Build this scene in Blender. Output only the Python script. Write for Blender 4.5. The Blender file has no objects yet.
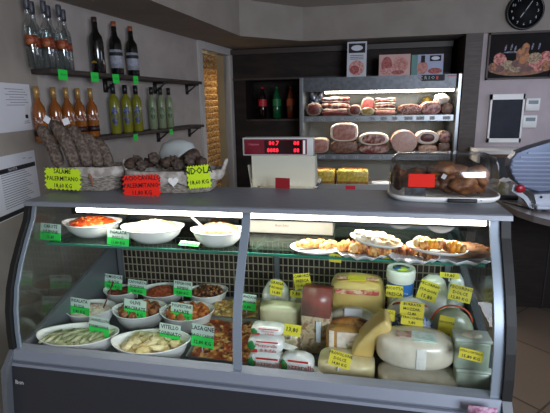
import bpy, bmesh, math, random
from mathutils import Vector, Matrix, noise
PI = math.pi
rnd = random.Random(7)
SC = bpy.context.scene
COL = SC.collection

# ------------------------------------------------------------------ camera
FPX = 441.5
CAM = Vector((1.1163, 0.0, 1.5686))
_t, _y, _r = (math.radians(a) for a in (13.27, 11.5, -1.04))
FW = Vector((-math.sin(_y)*math.cos(_t), math.cos(_y)*math.cos(_t), -math.sin(_t)))
_rt = Vector((math.cos(_y), math.sin(_y), 0)); _up = _rt.cross(FW)
RT = _rt*math.cos(_r) + _up*math.sin(_r)
UP = -_rt*math.sin(_r) + _up*math.cos(_r)
cd = bpy.data.cameras.new('camera'); cam = bpy.data.objects.new('camera', cd); COL.objects.link(cam)
cd.sensor_width = 36; cd.sensor_fit = 'HORIZONTAL'; cd.lens = FPX/550*36; cd.clip_start = .02
cam.matrix_world = Matrix(((RT.x, UP.x, -FW.x, CAM.x), (RT.y, UP.y, -FW.y, CAM.y), (RT.z, UP.z, -FW.z, CAM.z), (0, 0, 0, 1)))
SC.camera = cam

def at(px, py, X=None, Y=None, Z=None):
    d = FW + RT*(px-275)/FPX - UP*(py-206.5)/FPX
    if X is not None: k = (X-CAM.x)/d.x
    elif Y is not None: k = (Y-CAM.y)/d.y
    else: k = (Z-CAM.z)/d.z
    return CAM + d*k
def bb(x0, y0, x1, y1, Y):
    a = at(x0, (y0+y1)/2, Y=Y); b = at(x1, (y0+y1)/2, Y=Y)
    m = (x0+x1)/2
    return a.x, b.x, at(m, y1, Y=Y).z, at(m, y0, Y=Y).z      # xL, xR, zBottom, zTop

# ------------------------------------------------------------------ materials
def lin(h):
    h = h.lstrip('#'); v = [int(h[i:i+2], 16)/255 for i in (0, 2, 4)]
    return tuple((c/12.92 if c <= .04045 else ((c+.055)/1.055)**2.4) for c in v) + (1,)
MATS = {}
def mat(name, c1, c2=None, scale=30, rough=.5, metal=0, bump=0, emit=None, estr=0, alpha=1, trans=0, detail=3, lo=.4, hi=.6, stretch=None, c3=None, spec=.5):
    if name in MATS: return MATS[name]
    m = bpy.data.materials.new(name); m.use_nodes = True
    nt = m.node_tree; N = nt.nodes; L = nt.links; b = N['Principled BSDF']
    b.inputs['Base Color'].default_value = lin(c1)
    b.inputs['Roughness'].default_value = rough; b.inputs['Metallic'].default_value = metal
    b.inputs['Specular IOR Level'].default_value = spec
    b.inputs['Alpha'].default_value = alpha; b.inputs['Transmission Weight'].default_value = trans
    if emit: b.inputs['Emission Color'].default_value = lin(emit); b.inputs['Emission Strength'].default_value = estr
    if c2 or bump:
        tc = N.new('ShaderNodeTexCoord'); nz = N.new('ShaderNodeTexNoise')
        nz.inputs['Scale'].default_value = scale; nz.inputs['Detail'].default_value = detail
        if stretch:
            mp = N.new('ShaderNodeMapping'); mp.inputs['Scale'].default_value = stretch
            L.new(tc.outputs['Object'], mp.inputs[0]); L.new(mp.outputs[0], nz.inputs['Vector'])
        else: L.new(tc.outputs['Object'], nz.inputs['Vector'])
        if c2:
            cr = N.new('ShaderNodeValToRGB'); e = cr.color_ramp.elements
            e[0].position = lo; e[0].color = lin(c1); e[1].position = hi; e[1].color = lin(c2)
            if c3: q = e.new((lo+hi)/2); q.color = lin(c3)
            L.new(nz.outputs['Fac'], cr.inputs[0]); L.new(cr.outputs[0], b.inputs['Base Color'])
        if bump:
            bp = N.new('ShaderNodeBump'); bp.inputs['Strength'].default_value = bump; bp.inputs['Distance'].default_value = .01
            L.new(nz.outputs['Fac'], bp.inputs['Height']); L.new(bp.outputs[0], b.inputs['Normal'])
    MATS[name] = m; return m
def clear_mat(name, tint='#f4fbf8', gloss=.06, rough=.02, edge=.35):
    if name in MATS: return MATS[name]
    m = bpy.data.materials.new(name); m.use_nodes = True; nt = m.node_tree; N = nt.nodes; L = nt.links
    N.remove(N['Principled BSDF']); out = N['Material Output']
    t = N.new('ShaderNodeBsdfTransparent'); t.inputs[0].default_value = lin(tint)
    g = N.new('ShaderNodeBsdfGlossy'); g.inputs['Roughness'].default_value = rough
    lw = N.new('ShaderNodeLayerWeight'); lw.inputs[0].default_value = .25
    mr = N.new('ShaderNodeMapRange'); mr.inputs['To Min'].default_value = gloss; mr.inputs['To Max'].default_value = edge
    mx = N.new('ShaderNodeMixShader')
    L.new(lw.outputs['Fresnel'], mr.inputs['Value']); L.new(mr.outputs[0], mx.inputs[0])
    L.new(t.outputs[0], mx.inputs[1]); L.new(g.outputs[0], mx.inputs[2]); L.new(mx.outputs[0], out.inputs[0])
    MATS[name] = m; return m
def milky(name, c, a, rough=.25):
    """see-through plastic film with a little body"""
    return mat(name, c, rough=rough, alpha=a, spec=.8)
def brick_mat(name, c1, c2, mortar, scale, bw, rh, ms, rot=0, rough=.5, bump=0, spec=.5):
    m = bpy.data.materials.new(name); m.use_nodes = True; nt = m.node_tree; N = nt.nodes; L = nt.links; b = N['Principled BSDF']
    tc = N.new('ShaderNodeTexCoord'); mp = N.new('ShaderNodeMapping'); mp.inputs['Rotation'].default_value = (0, 0, rot)
    br = N.new('ShaderNodeTexBrick'); br.offset = 0; br.inputs['Scale'].default_value = scale
    br.inputs['Color1'].default_value = lin(c1); br.inputs['Color2'].default_value = lin(c2); br.inputs['Mortar'].default_value = lin(mortar)
    br.inputs['Brick Width'].default_value = bw; br.inputs['Row Height'].default_value = rh; br.inputs['Mortar Size'].default_value = ms
    L.new(tc.outputs['Object'], mp.inputs[0]); L.new(mp.outputs[0], br.inputs[0]); L.new(br.outputs[0], b.inputs['Base Color'])
    b.inputs['Roughness'].default_value = rough; b.inputs['Specular IOR Level'].default_value = spec
    MATS[name] = m; return m
def M(n): return n if isinstance(n, bpy.types.Material) else MATS[n]

mat('wall_paint', '#a39b95', '#9b938d', 6, .9, bump=.05)
mat('pink_wall_paint', '#bbaeb0', '#b4a7a9', 6, .85, bump=.05)
mat('near_wall_paint', '#a39a90', '#978e84', 4, .9, bump=.04)
mat('soffit_paint', '#938b83', '#8c847c', 5, .9)
mat('ceiling_paint', '#b0aaa4', rough=.9)
mat('dark_wood', '#2b211e', '#1c1614', 14, .6, spec=.25, stretch=(.3, 3, 1))
mat('column_wood', '#4e423b', '#3e3430', 9, .55, stretch=(1, 1, 9))
mat('cabinet_wood', '#1e1613', '#15100e', 9, .65, spec=.25, stretch=(1, 1, 9))
mat('shelf_wood', '#3c312c', '#2d2420', 20, .6, stretch=(3, .4, 3))
brick_mat('floor_tile', '#7a6a5c', '#837263', '#54483e', 1, .6, .6, .006, rot=.75, rough=.35)
mat('white_trim', '#b9b6b2', rough=.5)
mat('black_iron', '#151312', rough=.5)
mat('steel', '#8e9296', '#7d8185', 40, .32, .85, stretch=(1, 30, 30))
mat('slab_steel', '#8a8e96', '#7d8189', 30, .5, .25, stretch=(1, 25, 25))
mat('case_grey', '#6d7278', rough=.4, metal=.35)
mat('ledge_grey', '#8d93a0', rough=.38, metal=.25)
mat('front_dark', '#2e2f34', rough=.42, spec=.4)
mat('deck_grey', '#555b60', '#4a5055', 8, .4, .3)
mat('rubber_black', '#0e0e0f', rough=.6)
mat('post_grey', '#8d99a6', rough=.35, metal=.3)
mat('grille_wire', '#a39a84', rough=.45, metal=.2)
mat('grille_back', '#241a15', '#3a2a20', 12, .7)
mat('case_back', '#2e2a28', '#46403c', 5, .4)
clear_mat('pane_glass', '#f5f9f7', .015, .01, .20)
clear_mat('shelf_glass', '#dcefe6', .07, .02, .45)
clear_mat('dome_plastic', '#ececea', .07, .06, .6)
mat('glass_edge', '#2f7a66', rough=.15, spec=.8, emit='#2f7a66', estr=0)
mat('lamp_tube', '#ffffff', emit='#fff6e6', estr=9)
mat('fridge_tube', '#ffffff', emit='#fff3dc', estr=14)
mat('white_melamine', '#f2f1ee', rough=.22, spec=.6)
mat('white_plastic', '#e4e3df', rough=.35)
mat('grey_plastic', '#a6a8aa', rough=.4)
mat('paper_white', '#dcdde2', rough=.8)
mat('ink', '#14141a', rough=.7)
mat('ink_grey', '#6d6f7a', rough=.8)
mat('tag_green', '#2fe05a', rough=.6)
mat('tag_white', '#cfe6d6', rough=.6)
mat('tag_yellow', '#dccb38', rough=.6)
mat('burst_yellow', '#d2f226', rough=.6)
mat('burst_red', '#ff2a16', rough=.6)
mat('tag_red', '#d8261a', rough=.7, spec=.2)
mat('fridge_tag_red', '#e0203a', rough=.6)
mat('shelf_tag_green', '#22d24a', rough=.6)

# ------------------------------------------------------------------ mesh building
def V(*a): return Vector(a)
class MB:
    def __init__(s): s.b = bmesh.new(); s.mi = 0
    def face(s, vs, mi=None):
        try: f = s.b.faces.new(vs)
        except ValueError: return None
        f.material_index = s.mi if mi is None else mi; f.smooth = True; return f
    def box(s, x0, x1, y0, y1, z0, z1, bev=0, mi=None, mtx=None):
        r = bmesh.ops.create_cube(s.b, size=1); vs = r['verts']
        for v in vs: v.co = Vector(((x0+x1)/2+v.co.x*(x1-x0), (y0+y1)/2+v.co.y*(y1-y0), (z0+z1)/2+v.co.z*(z1-z0)))
        fs = set(f for v in vs for f in v.link_faces)
        if bev:
            es = list(set(e for v in vs for e in v.link_edges))
            r2 = bmesh.ops.bevel(s.b, geom=es, offset=bev, segments=2, affect='EDGES', profile=.5)
            vs = list(set(r2['verts']) | set(v for v in vs if v.is_valid)); fs = set(f for v in vs for f in v.link_faces)
        for f in fs: f.material_index = s.mi if mi is None else mi
        if mtx is not None:
            for v in vs: v.co = mtx @ v.co
        return vs
    def prism(s, pts, a, b, axis='x', mi=None):
        """polygon pts in the two other axes, extruded a..b along axis"""
        def P(u, v, w): return {'x': (w, u, v), 'y': (u, w, v), 'z': (u, v, w)}[axis]
        A = [s.b.verts.new(P(u, v, a)) for u, v in pts]; B = [s.b.verts.new(P(u, v, b)) for u, v in pts]
        n = len(pts)
        fs = [s.face(A[::-1], mi), s.face(B, mi)] + [s.face([A[i], A[(i+1) % n], B[(i+1) % n], B[i]], mi) for i in range(n)]
        for f in fs:
            if f: f.smooth = False
        bmesh.ops.recalc_face_normals(s.b, faces=[f for f in fs if f]); return A+B
    def rings(s, rings, mis=None, cap0=True, cap1=True, close=True):
        R = [[s.b.verts.new(p) for p in r] for r in rings]; n = len(R[0])
        for i in range(len(R)-1):
            for j in range(n if close else n-1):
                s.face([R[i][j], R[i][(j+1) % n], R[i+1][(j+1) % n], R[i+1][j]], mis[i] if mis else None)
        if cap0: s.face(R[0][::-1], mis[0] if mis else None)
        if cap1: s.face(R[-1], mis[-1] if mis else None)
        return R
    def lathe(s, prof, seg=20, c=(0, 0), sx=1, sy=1, mis=None, cap0=True, cap1=True, z=0):
        s.rings([[Vector((c[0]+r*sx*math.cos(2*PI*k/seg), c[1]+r*sy*math.sin(2*PI*k/seg), h+z)) for k in range(seg)] for r, h in prof], mis, cap0, cap1)
    def tube(s, pts, r, seg=8, mi=None):
        pts = [Vector(p) for p in pts]; rs = r if isinstance(r, (list, tuple)) else [r]*len(pts); out = []
        for i, p in enumerate(pts):
            d = (pts[min(i+1, len(pts)-1)]-pts[max(i-1, 0)]).normalized()
            a = d.cross(Vector((0, 0, 1)));
            if a.length < .1: a = d.cross(Vector((0, 1, 0)))
            a.normalize(); b = d.cross(a)
            out.append([p+(a*math.cos(2*PI*k/seg)+b*math.sin(2*PI*k/seg))*rs[i] for k in range(seg)])
        s.rings(out, [s.mi if mi is None else mi]*len(out))
    def blob(s, c, r, amp=.2, fr=1.5, sub=2, seed=None, mi=None, mtx=None, p=2):
        res = bmesh.ops.create_icosphere(s.b, subdivisions=sub, radius=1); vs = res['verts']; o = Vector((rnd.random()*50,)*3) if seed is None else Vector((seed, seed*1.7, 3))
        r = (r, r, r) if not isinstance(r, (list, tuple)) else r; c = Vector(c)
        for v in vs:
            n = v.co.copy()
            if p != 2:
                q = sum(abs(t)**p for t in n)**(-1/p); n = n*q
            k = 1+amp*noise.noise(v.co*fr+o)*1.6
            q = Vector((n.x*r[0], n.y*r[1], n.z*r[2]))*k
            v.co = (mtx @ q if mtx is not None else q)+c
        for f in set(f for v in vs for f in v.link_faces): f.material_index = s.mi if mi is None else mi; f.smooth = True
        return vs
    def build(s, name, mats, parent=None, loc=(0, 0, 0), rot=(0, 0, 0), flat=False):
        bmesh.ops.recalc_face_normals(s.b, faces=s.b.faces[:])
        me = bpy.data.meshes.new(name); s.b.to_mesh(me); s.b.free()
        if not isinstance(mats, (list, tuple)): mats = [mats]
        for m in mats: me.materials.append(M(m) if isinstance(m, str) else m)
        for p in me.polygons: p.use_smooth = not flat
        o = bpy.data.objects.new(name, me); COL.objects.link(o); o.location = loc; o.rotation_euler = rot
        if parent: o.parent = parent
        return o
def smart(o, ang=40):
    """sharp edges stay sharp"""
    me = o.data; b = bmesh.new(); b.from_mesh(me)
    for e in b.edges:
        e.smooth = not (len(e.link_faces) == 2 and e.calc_face_angle(0) > math.radians(ang))
    b.to_mesh(me); b.free(); return o
def tag(o, label, cat, group=None):
    o['label'] = label; o['category'] = cat
    if group: o['group'] = group
    return o
def thing(name, label, cat, loc=(0, 0, 0), rz=0, group=None, rot=None):
    o = bpy.data.objects.new(name, None); COL.objects.link(o); o.location = loc; o.empty_display_size = .02
    o.rotation_euler = rot if rot else (0, 0, rz); return tag(o, label, cat, group)
def struct(o): o['kind'] = 'structure'; return o
def stuff(o): o['kind'] = 'stuff'; return o
def kids(o): return [c for c in COL.objects if c.parent == o]
def dup(o, loc, rz=None, label=None, rot=None, group=None, scale=None):
    c = o.copy(); COL.objects.link(c); c.location = loc
    if rz is not None: c.rotation_euler = (0, 0, rz)
    if rot: c.rotation_euler = rot
    if label: c['label'] = label
    if group: c['group'] = group
    if scale: c.scale = scale
    for k in kids(o):
        d = k.copy(); COL.objects.link(d); d.parent = c
        for g in kids(k):
            e = g.copy(); COL.objects.link(e); e.parent = d
    return c
def boxobj(name, x0, x1, y0, y1, z0, z1, m, parent=None, bev=0):
    b = MB(); b.box(x0, x1, y0, y1, z0, z1, bev); return smart(b.build(name, m, parent))
def lettering(name, lines, m, parent, loc=(0, 0, 0), rot=(0, 0, 0), align='CENTER', bold=0):
    """lines: (string, size, x, y) in the local XY plane, facing +Z"""
    b = bmesh.new()
    for s, size, x, y in lines:
        c = bpy.data.curves.new('t', 'FONT'); c.body = s; c.size = size; c.align_x = align; c.align_y = 'CENTER'; c.resolution_u = 1; c.offset = bold*size
        o = bpy.data.objects.new('t', c); me = bpy.data.meshes.new_from_object(o)
        me.transform(Matrix.Translation((x, y, 0))); b.from_mesh(me)
        bpy.data.objects.remove(o); bpy.data.meshes.remove(me); bpy.data.curves.remove(c)
    me = bpy.data.meshes.new(name); b.to_mesh(me); b.free(); me.materials.append(M(m))
    o = bpy.data.objects.new(name, me); COL.objects.link(o); o.parent = parent; o.location = loc; o.rotation_euler = rot; return o

# ================================================================== THE ROOM
FY = 4.2                      # face of the soffit, the column and the right wall
SZ = 2.10; CZ = 2.38          # soffit underside, ceiling
LA, LB = V(-.48, 2.0, 0), V(-.24, 4.61, 0)      # line of the bottle wall
def on_left(px, py, off=0):
    d = LB-LA; n = V(-d.y, d.x, 0).normalized(); A = LA-n*off
    r = FW + RT*(px-275)/FPX - UP*(py-206.5)/FPX
    return CAM + r*((A-CAM).dot(n)/r.dot(n))
LDIR = (LB-LA).normalized(); LN = V(LDIR.y, -LDIR.x, 0)       # LN points into the room
LANG = math.atan2(LDIR.y, LDIR.x)
def wall_strip(name, A, B, z0, z1, m, th=.12, side=-1, parent=None):
    d = (B-A).normalized(); n = V(-d.y, d.x, 0)*th*(-side)
    b = MB(); b.prism([(A.x, A.y), (B.x, B.y), (B.x+n.x, B.y+n.y), (A.x+n.x, A.y+n.y)], z0, z1, 'z'); return b.build(name, m, parent, flat=True)
fl = MB(); fl.box(-1.6, 4.2, -1.8, 5.6, -.1, 0); struct(fl.build('floor', 'floor_tile', flat=True))
cl = MB(); cl.box(-1.6, 4.2, -1.8, 5.6, CZ, CZ+.1); struct(cl.build('ceiling', 'ceiling_paint', flat=True))
# bottle wall with its doorway: three pieces in one mesh
D0 = LA+LDIR*1.86; D1 = LA+LDIR*2.50     # opening edges
b = MB()
def strip(bm, A, B, z0, z1, th=.12):
    n = -LN*th; bm.prism([(A.x, A.y), (B.x, B.y), (B.x+n.x, B.y+n.y), (A.x+n.x, A.y+n.y)], z0, z1, 'z')
strip(b, LA, D0, 0, CZ); strip(b, D1, LB+LDIR*.35, 0, CZ); strip(b, D0, D1, 2.04, CZ)
struct(b.build('wall_left', 'wall_paint', flat=True))
NA, NB = V(-.48, 2.0, 0), V(.30, -1.6, 0)
NDIR = (NA-NB).normalized(); NN = V(NDIR.y, -NDIR.x, 0)
b = MB(); b.prism([(NA.x, NA.y), (NB.x, NB.y), (NB.x-.5, NB.y), (NA.x-.5, NA.y+.02)], 0, CZ, 'z'); struct(b.build('wall_left_near', 'near_wall_paint', flat=True))
# right wall, coplanar with the soffit face
b = MB(); b.box(2.06, 4.2, FY, FY+.12, 0, CZ); struct(b.build('wall_right', 'pink_wall_paint', flat=True))
b = MB(); b.box(3.6, 3.72, -1.6, FY, 0, CZ); struct(b.build('wall_far_right', 'pink_wall_paint', flat=True))
b = MB(); b.box(-.6, 2.4, 5.0, 5.1, 0, CZ); struct(b.build('wall_back', 'dark_wood', flat=True))
# dropped soffit: its edge runs along the left wall, cuts the corner and follows the right wall
b = MB()
b.prism([(-.02, 1.2), (0.0, 2.32), (.10, 3.69), (.552, FY-.03), (2.06, FY-.03), (3.6, FY-.03), (3.6, FY+.1), (2.4, 5.0), (-.6, 5.0), (-.6, 1.2)], SZ, CZ, 'z')
struct(b.build('ceiling_soffit', 'soffit_paint', flat=True))
b = MB(); b.box(1.93, 2.065, FY-.04, 5.0, 0, SZ); struct(b.build('wall_column', 'column_wood', flat=True))
# door frame, curtain and lit room beyond
dr = MB()
def lbox(bm, s0, s1, o0, o1, z0, z1):
    """box along the left wall: s along, o out from the wall"""
    P = [LA+LDIR*s+LN*o for s, o in ((s0, o0), (s1, o0), (s1, o1), (s0, o1))]
    bm.prism([(p.x, p.y) for p in P], z0, z1, 'z')
lbox(dr, 1.80, 1.865, -.13, .02, 0, 2.1); lbox(dr, 2.50, 2.565, -.13, .02, 0, 2.1); lbox(dr, 1.865, 2.50, -.13, .02, 2.035, 2.1)
door = struct(dr.build('door_1', 'white_trim', flat=True))
bm_ = mat('brass_curtain', '#e0c48c', '#a8844c', 34, .55, lo=.42, hi=.56, bump=.3, stretch=(1, 1, 1.6))
b = MB()
for i in range(14):
    s = 1.885+i*.030
    for k in range(34):
        p = LA+LDIR*s-LN*.045; b.blob((p.x, p.y, .05+k*.0585), (.017, .014, .032), 0, sub=1)
cu = b.build('bead_curtain', 'brass_curtain'); stuff(cu); tag(cu, 'amber bead curtain hanging in the lit doorway', 'curtain')
_m = M('brass_curtain'); _n = _m.node_tree; _t = _n.nodes.new('ShaderNodeBsdfTranslucent'); _x = _n.nodes.new('ShaderNodeMixShader'); _x.inputs[0].default_value = .6
_cr = [q for q in _n.nodes if q.type == 'VALTORGB'][0]; _n.links.new(_cr.outputs[0], _t.inputs[0]); _n.links.new(_n.nodes['Principled BSDF'].outputs[0], _x.inputs[1]); _n.links.new(_t.outputs[0], _x.inputs[2]); _n.links.new(_x.outputs[0], _n.nodes['Material Output'].inputs[0])
b = MB(); lbox(b, 2.30, 2.49, -.10, -.05, 0, 2.03); o = b.build('door_panel', mat('door_cream', '#b59a70', '#a98e66', 3, .6), door, flat=True)
b = MB(); lbox(b, 1.2, 3.0, -.75, -.70, 0, CZ); struct(b.build('wall_beyond_door', mat('lit_wall', '#c9b58c', rough=.8), flat=True))

# dark built-in wall cabinet behind the fridge, with a niche
cab = thing('wall_cabinet', 'dark wood cabinet wall with an open niche left of the meat fridge', 'cabinet', (0, 0, 0))
CY = 4.55
nz0, nz1 = at(280, 119, Y=CY).z, max(1.79, at(280, 80, Y=CY).z)
xa, xb = at(246, 100, Y=CY).x, .50
b = MB()
b.box(-.25, 1.89, CY, 4.98, nz1, SZ-.01); b.box(-.25, xa, CY, 4.98, 0, nz1); b.box(xa, xb, CY, 4.98, 0, nz0-.02); b.box(xb, .512, CY, 4.98, 0, nz1)
b.box(xa, xb, 4.9, 4.98, nz0-.02, nz1)
b.build('carcass', 'dark_wood', cab, flat=True)
b = MB(); b.box(xa, xb, CY-.01, 4.9, nz0-.02, nz0, .002); b.build('niche_shelf', mat('niche_edge', '#3a302c', rough=.5), cab)
b = MB(); b.box(-.24, 1.89, CY-.02, CY, nz1+.005, nz1+.02); b.box(-.24, 1.89, CY-.05, CY, SZ-.06, SZ-.012); b.build('moulding', 'niche_edge', cab, flat=True)

def soda(name, px, body, lab, label, cap):
    p = at(px, 119, Y=CY+.10); t = thing(name, label, 'bottle', (p.x, CY+.10, nz0), group=None)
    b = MB(); b.lathe([(.03, 0), (.042, .01), (.043, .12), (.037, .15), (.043, .2), (.03, .25), (.013, .29), (.013, .31)], 18)
    b.build('bottle_body', body, t)
    b = MB(); b.lathe([(.0445, .13), (.0445, .20)], 18, cap0=False, cap1=False); b.build('bottle_label', lab, t)
    b = MB(); b.lathe([(.015, .305), (.015, .325)], 12); b.build('bottle_cap', cap, t)
soda('cola_bottle', 263, mat('cola', '#140806', rough=.1), mat('cola_label', '#c02432', rough=.5), 'dark cola bottle with a red label in the niche', mat('cap_red', '#a01a20'))
soda('lemonade_bottle', 277, mat('green_pet', '#0e5a34', rough=.15, trans=.2), mat('green_label', '#1c7a44', rough=.5), 'green soft drink bottle in the niche', mat('cap_green', '#146a34'))
soda('orangeade_bottle', 291, mat('orange_pet', '#6a2c10', rough=.15), mat('orange_label', '#b04a22', rough=.5), 'orange soft drink bottle in the niche beside the meat fridge', mat('cap_orange', '#8a3a12'))

# clock
ck = at(523.5, 12, Y=FY-.015); R = .142
clk = thing('wall_clock', 'round black wall clock high on the pinkish wall', 'clock', (ck.x, FY-.031, ck.z), rot=(PI/2, 0, 0))
b = MB(); b.lathe([(R*.97, 0), (R, .01), (R, .03), (R*.95, .036), (R*.88, .03), (R*.87, .02)], 40, cap1=False); b.build('clock_rim', mat('clock_black', '#0c0c0c', rough=.3), clk)
b = MB(); b.lathe([(R*.88, .012), (R*.88, .0205)], 40); b.build('clock_face', mat('clock_dial', '#0d0e10', rough=.7, spec=.2), clk)
for n_ in range(1, 13): lettering('numeral', [(str(n_), .03, .098*math.sin(n_*PI/6), .098*math.cos(n_*PI/6))], mat('dial_white', '#b9bcc0', rough=.5), clk, (0, 0, .0215))
for nm, ang, ln, w in (('hour_hand', math.radians(214), .055, .007), ('minute_hand', math.radians(33), .085, .005)):
    b = MB(); b.box(-w/2, w/2, -.012, ln, .023, .0245, mtx=Matrix.Rotation(-ang, 4, 'Z')); b.build(nm, 'dial_white', clk)
# framed picture
x0, x1 = 2.112, 2.62; z0, z1 = 1.722, 2.098
pc = thing('framed_picture', 'framed picture of cured meats and wine on the right wall', 'picture', ((x0+x1)/2, FY-.001, (z0+z1)/2), rot=(PI/2, 0, 0))
W, H = (x1-x0)/2, (z1-z0)/2
b = MB()
for a in ((-W, W, -H, -H+.014), (-W, W, H-.014, H), (-W, -W+.014, -H, H), (W-.014, W, -H, H)): b.box(a[0], a[1], a[2], a[3], 0, .025)
b.build('picture_frame', mat('frame_brown', '#33201a', rough=.5), pc, flat=True)
b = MB(); b.box(-W+.01, W-.01, -H+.01, H-.01, 0, .012); b.build('picture_canvas', mat('canvas_dark', '#0c0809', '#1c100c', 6, .7, spec=.2, lo=.5, hi=.75), pc, flat=True)
pm = [mat('p_board', '#8a5628', '#5e3416', 30), mat('p_red', '#8e1f1c', '#d08a7a', 45, lo=.42, hi=.62), mat('p_cream', '#a8906c', '#6e5438', 60), mat('p_brown', '#4a1c14', '#74392a', 40), mat('p_white', '#cfd2dc'), mat('p_gold', '#5e2c10', '#b06a30', 40), mat('p_white_dim', '#7c7f92', '#3a3440', 60)]
b = MB()
def disc(cx, cy, rx, ry, z, mi, rot=0, n=22):
    c, s = math.cos(rot), math.sin(rot)
    vs = [b.b.verts.new((cx+rx*math.cos(2*PI*k/n)*c-ry*math.sin(2*PI*k/n)*s, cy+rx*math.cos(2*PI*k/n)*s+ry*math.sin(2*PI*k/n)*c, z)) for k in range(n)]
    b.face(vs, mi)
disc(.0, -.105, .225, .055, .0125, 0)
for q in [(-.15, -.03, .05, .06, 1, .4), (-.16, -.10, .05, .03, 3, 0), (-.09, -.07, .05, .035, 2, .2), (-.03, -.10, .05, .03, 2, -.3), (.0, -.055, .06, .035, 3, .2), (.06, -.11, .055, .02, 3, .1), (.13, -.08, .06, .045, 1, -.5), (.11, -.02, .06, .04, 2, .2), (.20, -.02, .05, .05, 1, .5), (.21, -.09, .04, .04, 5, 0), (-.20, -.09, .04, .04, 5, 0), (.02, .0, .05, .065, 5, .2), (.04, .06, .03, .04, 5, 0)]:
    disc(q[0], q[1], q[2], q[3], .0128+abs(q[0])*.002+.0002*q[4], q[4], q[5])
for x, y in ((-.115, .065), (-.07, .07), (-.04, .055), (.09, .07), (.14, .07)): disc(x, y, .007, .026, .0136, 6, -.2)
disc(-.06, .03, .07, .007, .0135, 6)
b.build('painted_still_life', pm, pc, flat=True)
# electrical panel and thermostats
x0, x1, z0, z1 = 2.168, 2.437, 1.195, 1.602
ep = thing('electrical_panel', 'white framed electrical panel with a dark window on the wall', 'electrical panel', ((x0+x1)/2, FY, (z0+z1)/2))
W, H = (x1-x0)/2, (z1-z0)/2
b = MB()
for a in ((-W, W, -H, -H+.035), (-W, W, H-.045, H), (-W, -W+.014, -H, H), (W-.014, W, -H, H)): b.box(a[0], a[1], -.03, 0, a[2], a[3])
b.build('panel_frame', 'white_plastic', ep, flat=True)
b = MB(); b.box(-W+.01, W-.01, -.02, 0, -H+.03, H-.04); b.build('panel_window', mat('smoke_window', '#1b1f2b', '#222632', 7, .45, spec=.15), ep, flat=True)
for i, (px, py, lb) in enumerate(((532, 104.5, 'upper of two small white thermostats right of the electrical panel'), (529, 121.5, 'lower of two small white thermostats right of the electrical panel'))):
    p = at(px, py, Y=FY); t = thing('thermostat', lb, 'thermostat', (p.x, FY, p.z), group='thermostats by the electrical panel')
    b = MB(); b.box(-.055, .055, -.022, 0, -.052, .052, .004); b.build('thermostat_housing', 'white_plastic', t)
    b = MB(); b.box(-.035, .04, -.024, -.02, .004, .034); b.build('display', mat('lcd', '#71808a', rough=.3), t, flat=True)

# papers on the near wall
def near_pt(px, py):
    r = FW + RT*(px-275)/FPX - UP*(py-206.5)/FPX; return CAM + r*((NA-CAM).dot(NN)/r.dot(NN))
def paper(pxr, y_top, y_bot, width, label, lines, strips):
    a = near_pt(pxr, y_top); c = near_pt(pxr, y_bot); h = a.z-c.z
    t = thing('notice_sheet', label, 'notice', (a+NN*.003), rot=(PI/2, 0, math.atan2(NDIR.y, NDIR.x)), group='notices taped to the near wall')
    b = MB(); b.box(-width, 0, -h, 0, 0, .0015); b.build('sheet', 'paper_white', t, flat=True)
    b = MB()
    for (u0, u1, v0, v1) in strips: b.box(-width+u0*width, -width+u1*width, -v1*h, -v0*h, .0015, .002)
    if strips: b.build('printed_band', 'ink', t, flat=True)
    b = MB()
    for (u0, u1, v) in lines: b.box(-width+u0*width, -width+u1*width, -v*h-.0012, -v*h+.0012, .0015, .002)
    b.build('printed_text', 'ink_grey', t, flat=True)
    return t, width, h
paper(28, 84.5, 130, .30, 'upper white notice sheet taped on the near left wall', [(.3+.1*(i % 2), .8+.05*(i % 3), .12+.055*i) for i in range(7)]+[(.72, .86, .8), (.70, .88, .84)], [(.76, .84, .66, .74)])
t, w, h = paper(33, 150, 208, .42, 'lower white notice sheet with black printed bands', [(.3, .75+.04*(i % 4), .30+.038*i) for i in range(15)]+[(.74, .8, .10), (.86, .93, .12)], [(.0, .98, .20, .275), (0, .98, .91, .985)])
lettering('printed_title', [('NOVITA', .018, -.20, -h*.237)], 'paper_white', t, (0, 0, .0022)); lettering('printed_title', [('ORARIO', .013, -.07, -h*.948)], 'paper_white', t, (0, 0, .0022))

# ================================================================== BOTTLE SHELVES
def wall_shelf(z, s0, s1, label, brackets):
    t = thing('wall_shelf', label, 'shelf', LA+V(0, 0, z)+LN*0.002, LANG, group='bottle shelves')
    b = MB(); b.box(s0, s1, -.135, 0, -.022, 0, .002); b.build('shelf_board', 'shelf_wood', t)
    for s in brackets:
        b = MB(); b.box(s-.012, s+.012, -.11, 0, -.034, -.022); b.box(s-.012, s+.012, -.016, 0, -.10, -.03)
        b.tube([(s, -.012, -.085), (s, -.05, -.06), (s, -.09, -.03)], .006); b.build('bracket', 'black_iron', t)
def shelf_s(px, py, off):
    p = on_left(px, py, off); return (p-LA).dot(LDIR)
SH1, SH2 = 1.745, 1.40
SOFF = -.135
def sx(px, py): return shelf_s(px, py, -.07)
wall_shelf(SH1, -.05, 1.58, 'upper dark wooden shelf holding clear spirits and dark wine bottles', [sx(94, 84), sx(145, 84), sx(178, 86)])
wall_shelf(SH2, .02, 1.58, 'lower dark wooden shelf holding amber, yellow and pale green bottles', [sx(62, 140), sx(149, 137), sx(181, 130)])
def shelf_loc(px, py, Z, off=.08):
    """point above shelf Z seen at px, off metres out from the wall"""
    r = FW + RT*(px-275)/FPX - UP*(py-206.5)/FPX; P0 = LA+LN*off
    p = CAM + r*((P0-CAM).dot(LN)/r.dot(LN)); return V(p.x, p.y, Z)
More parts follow.
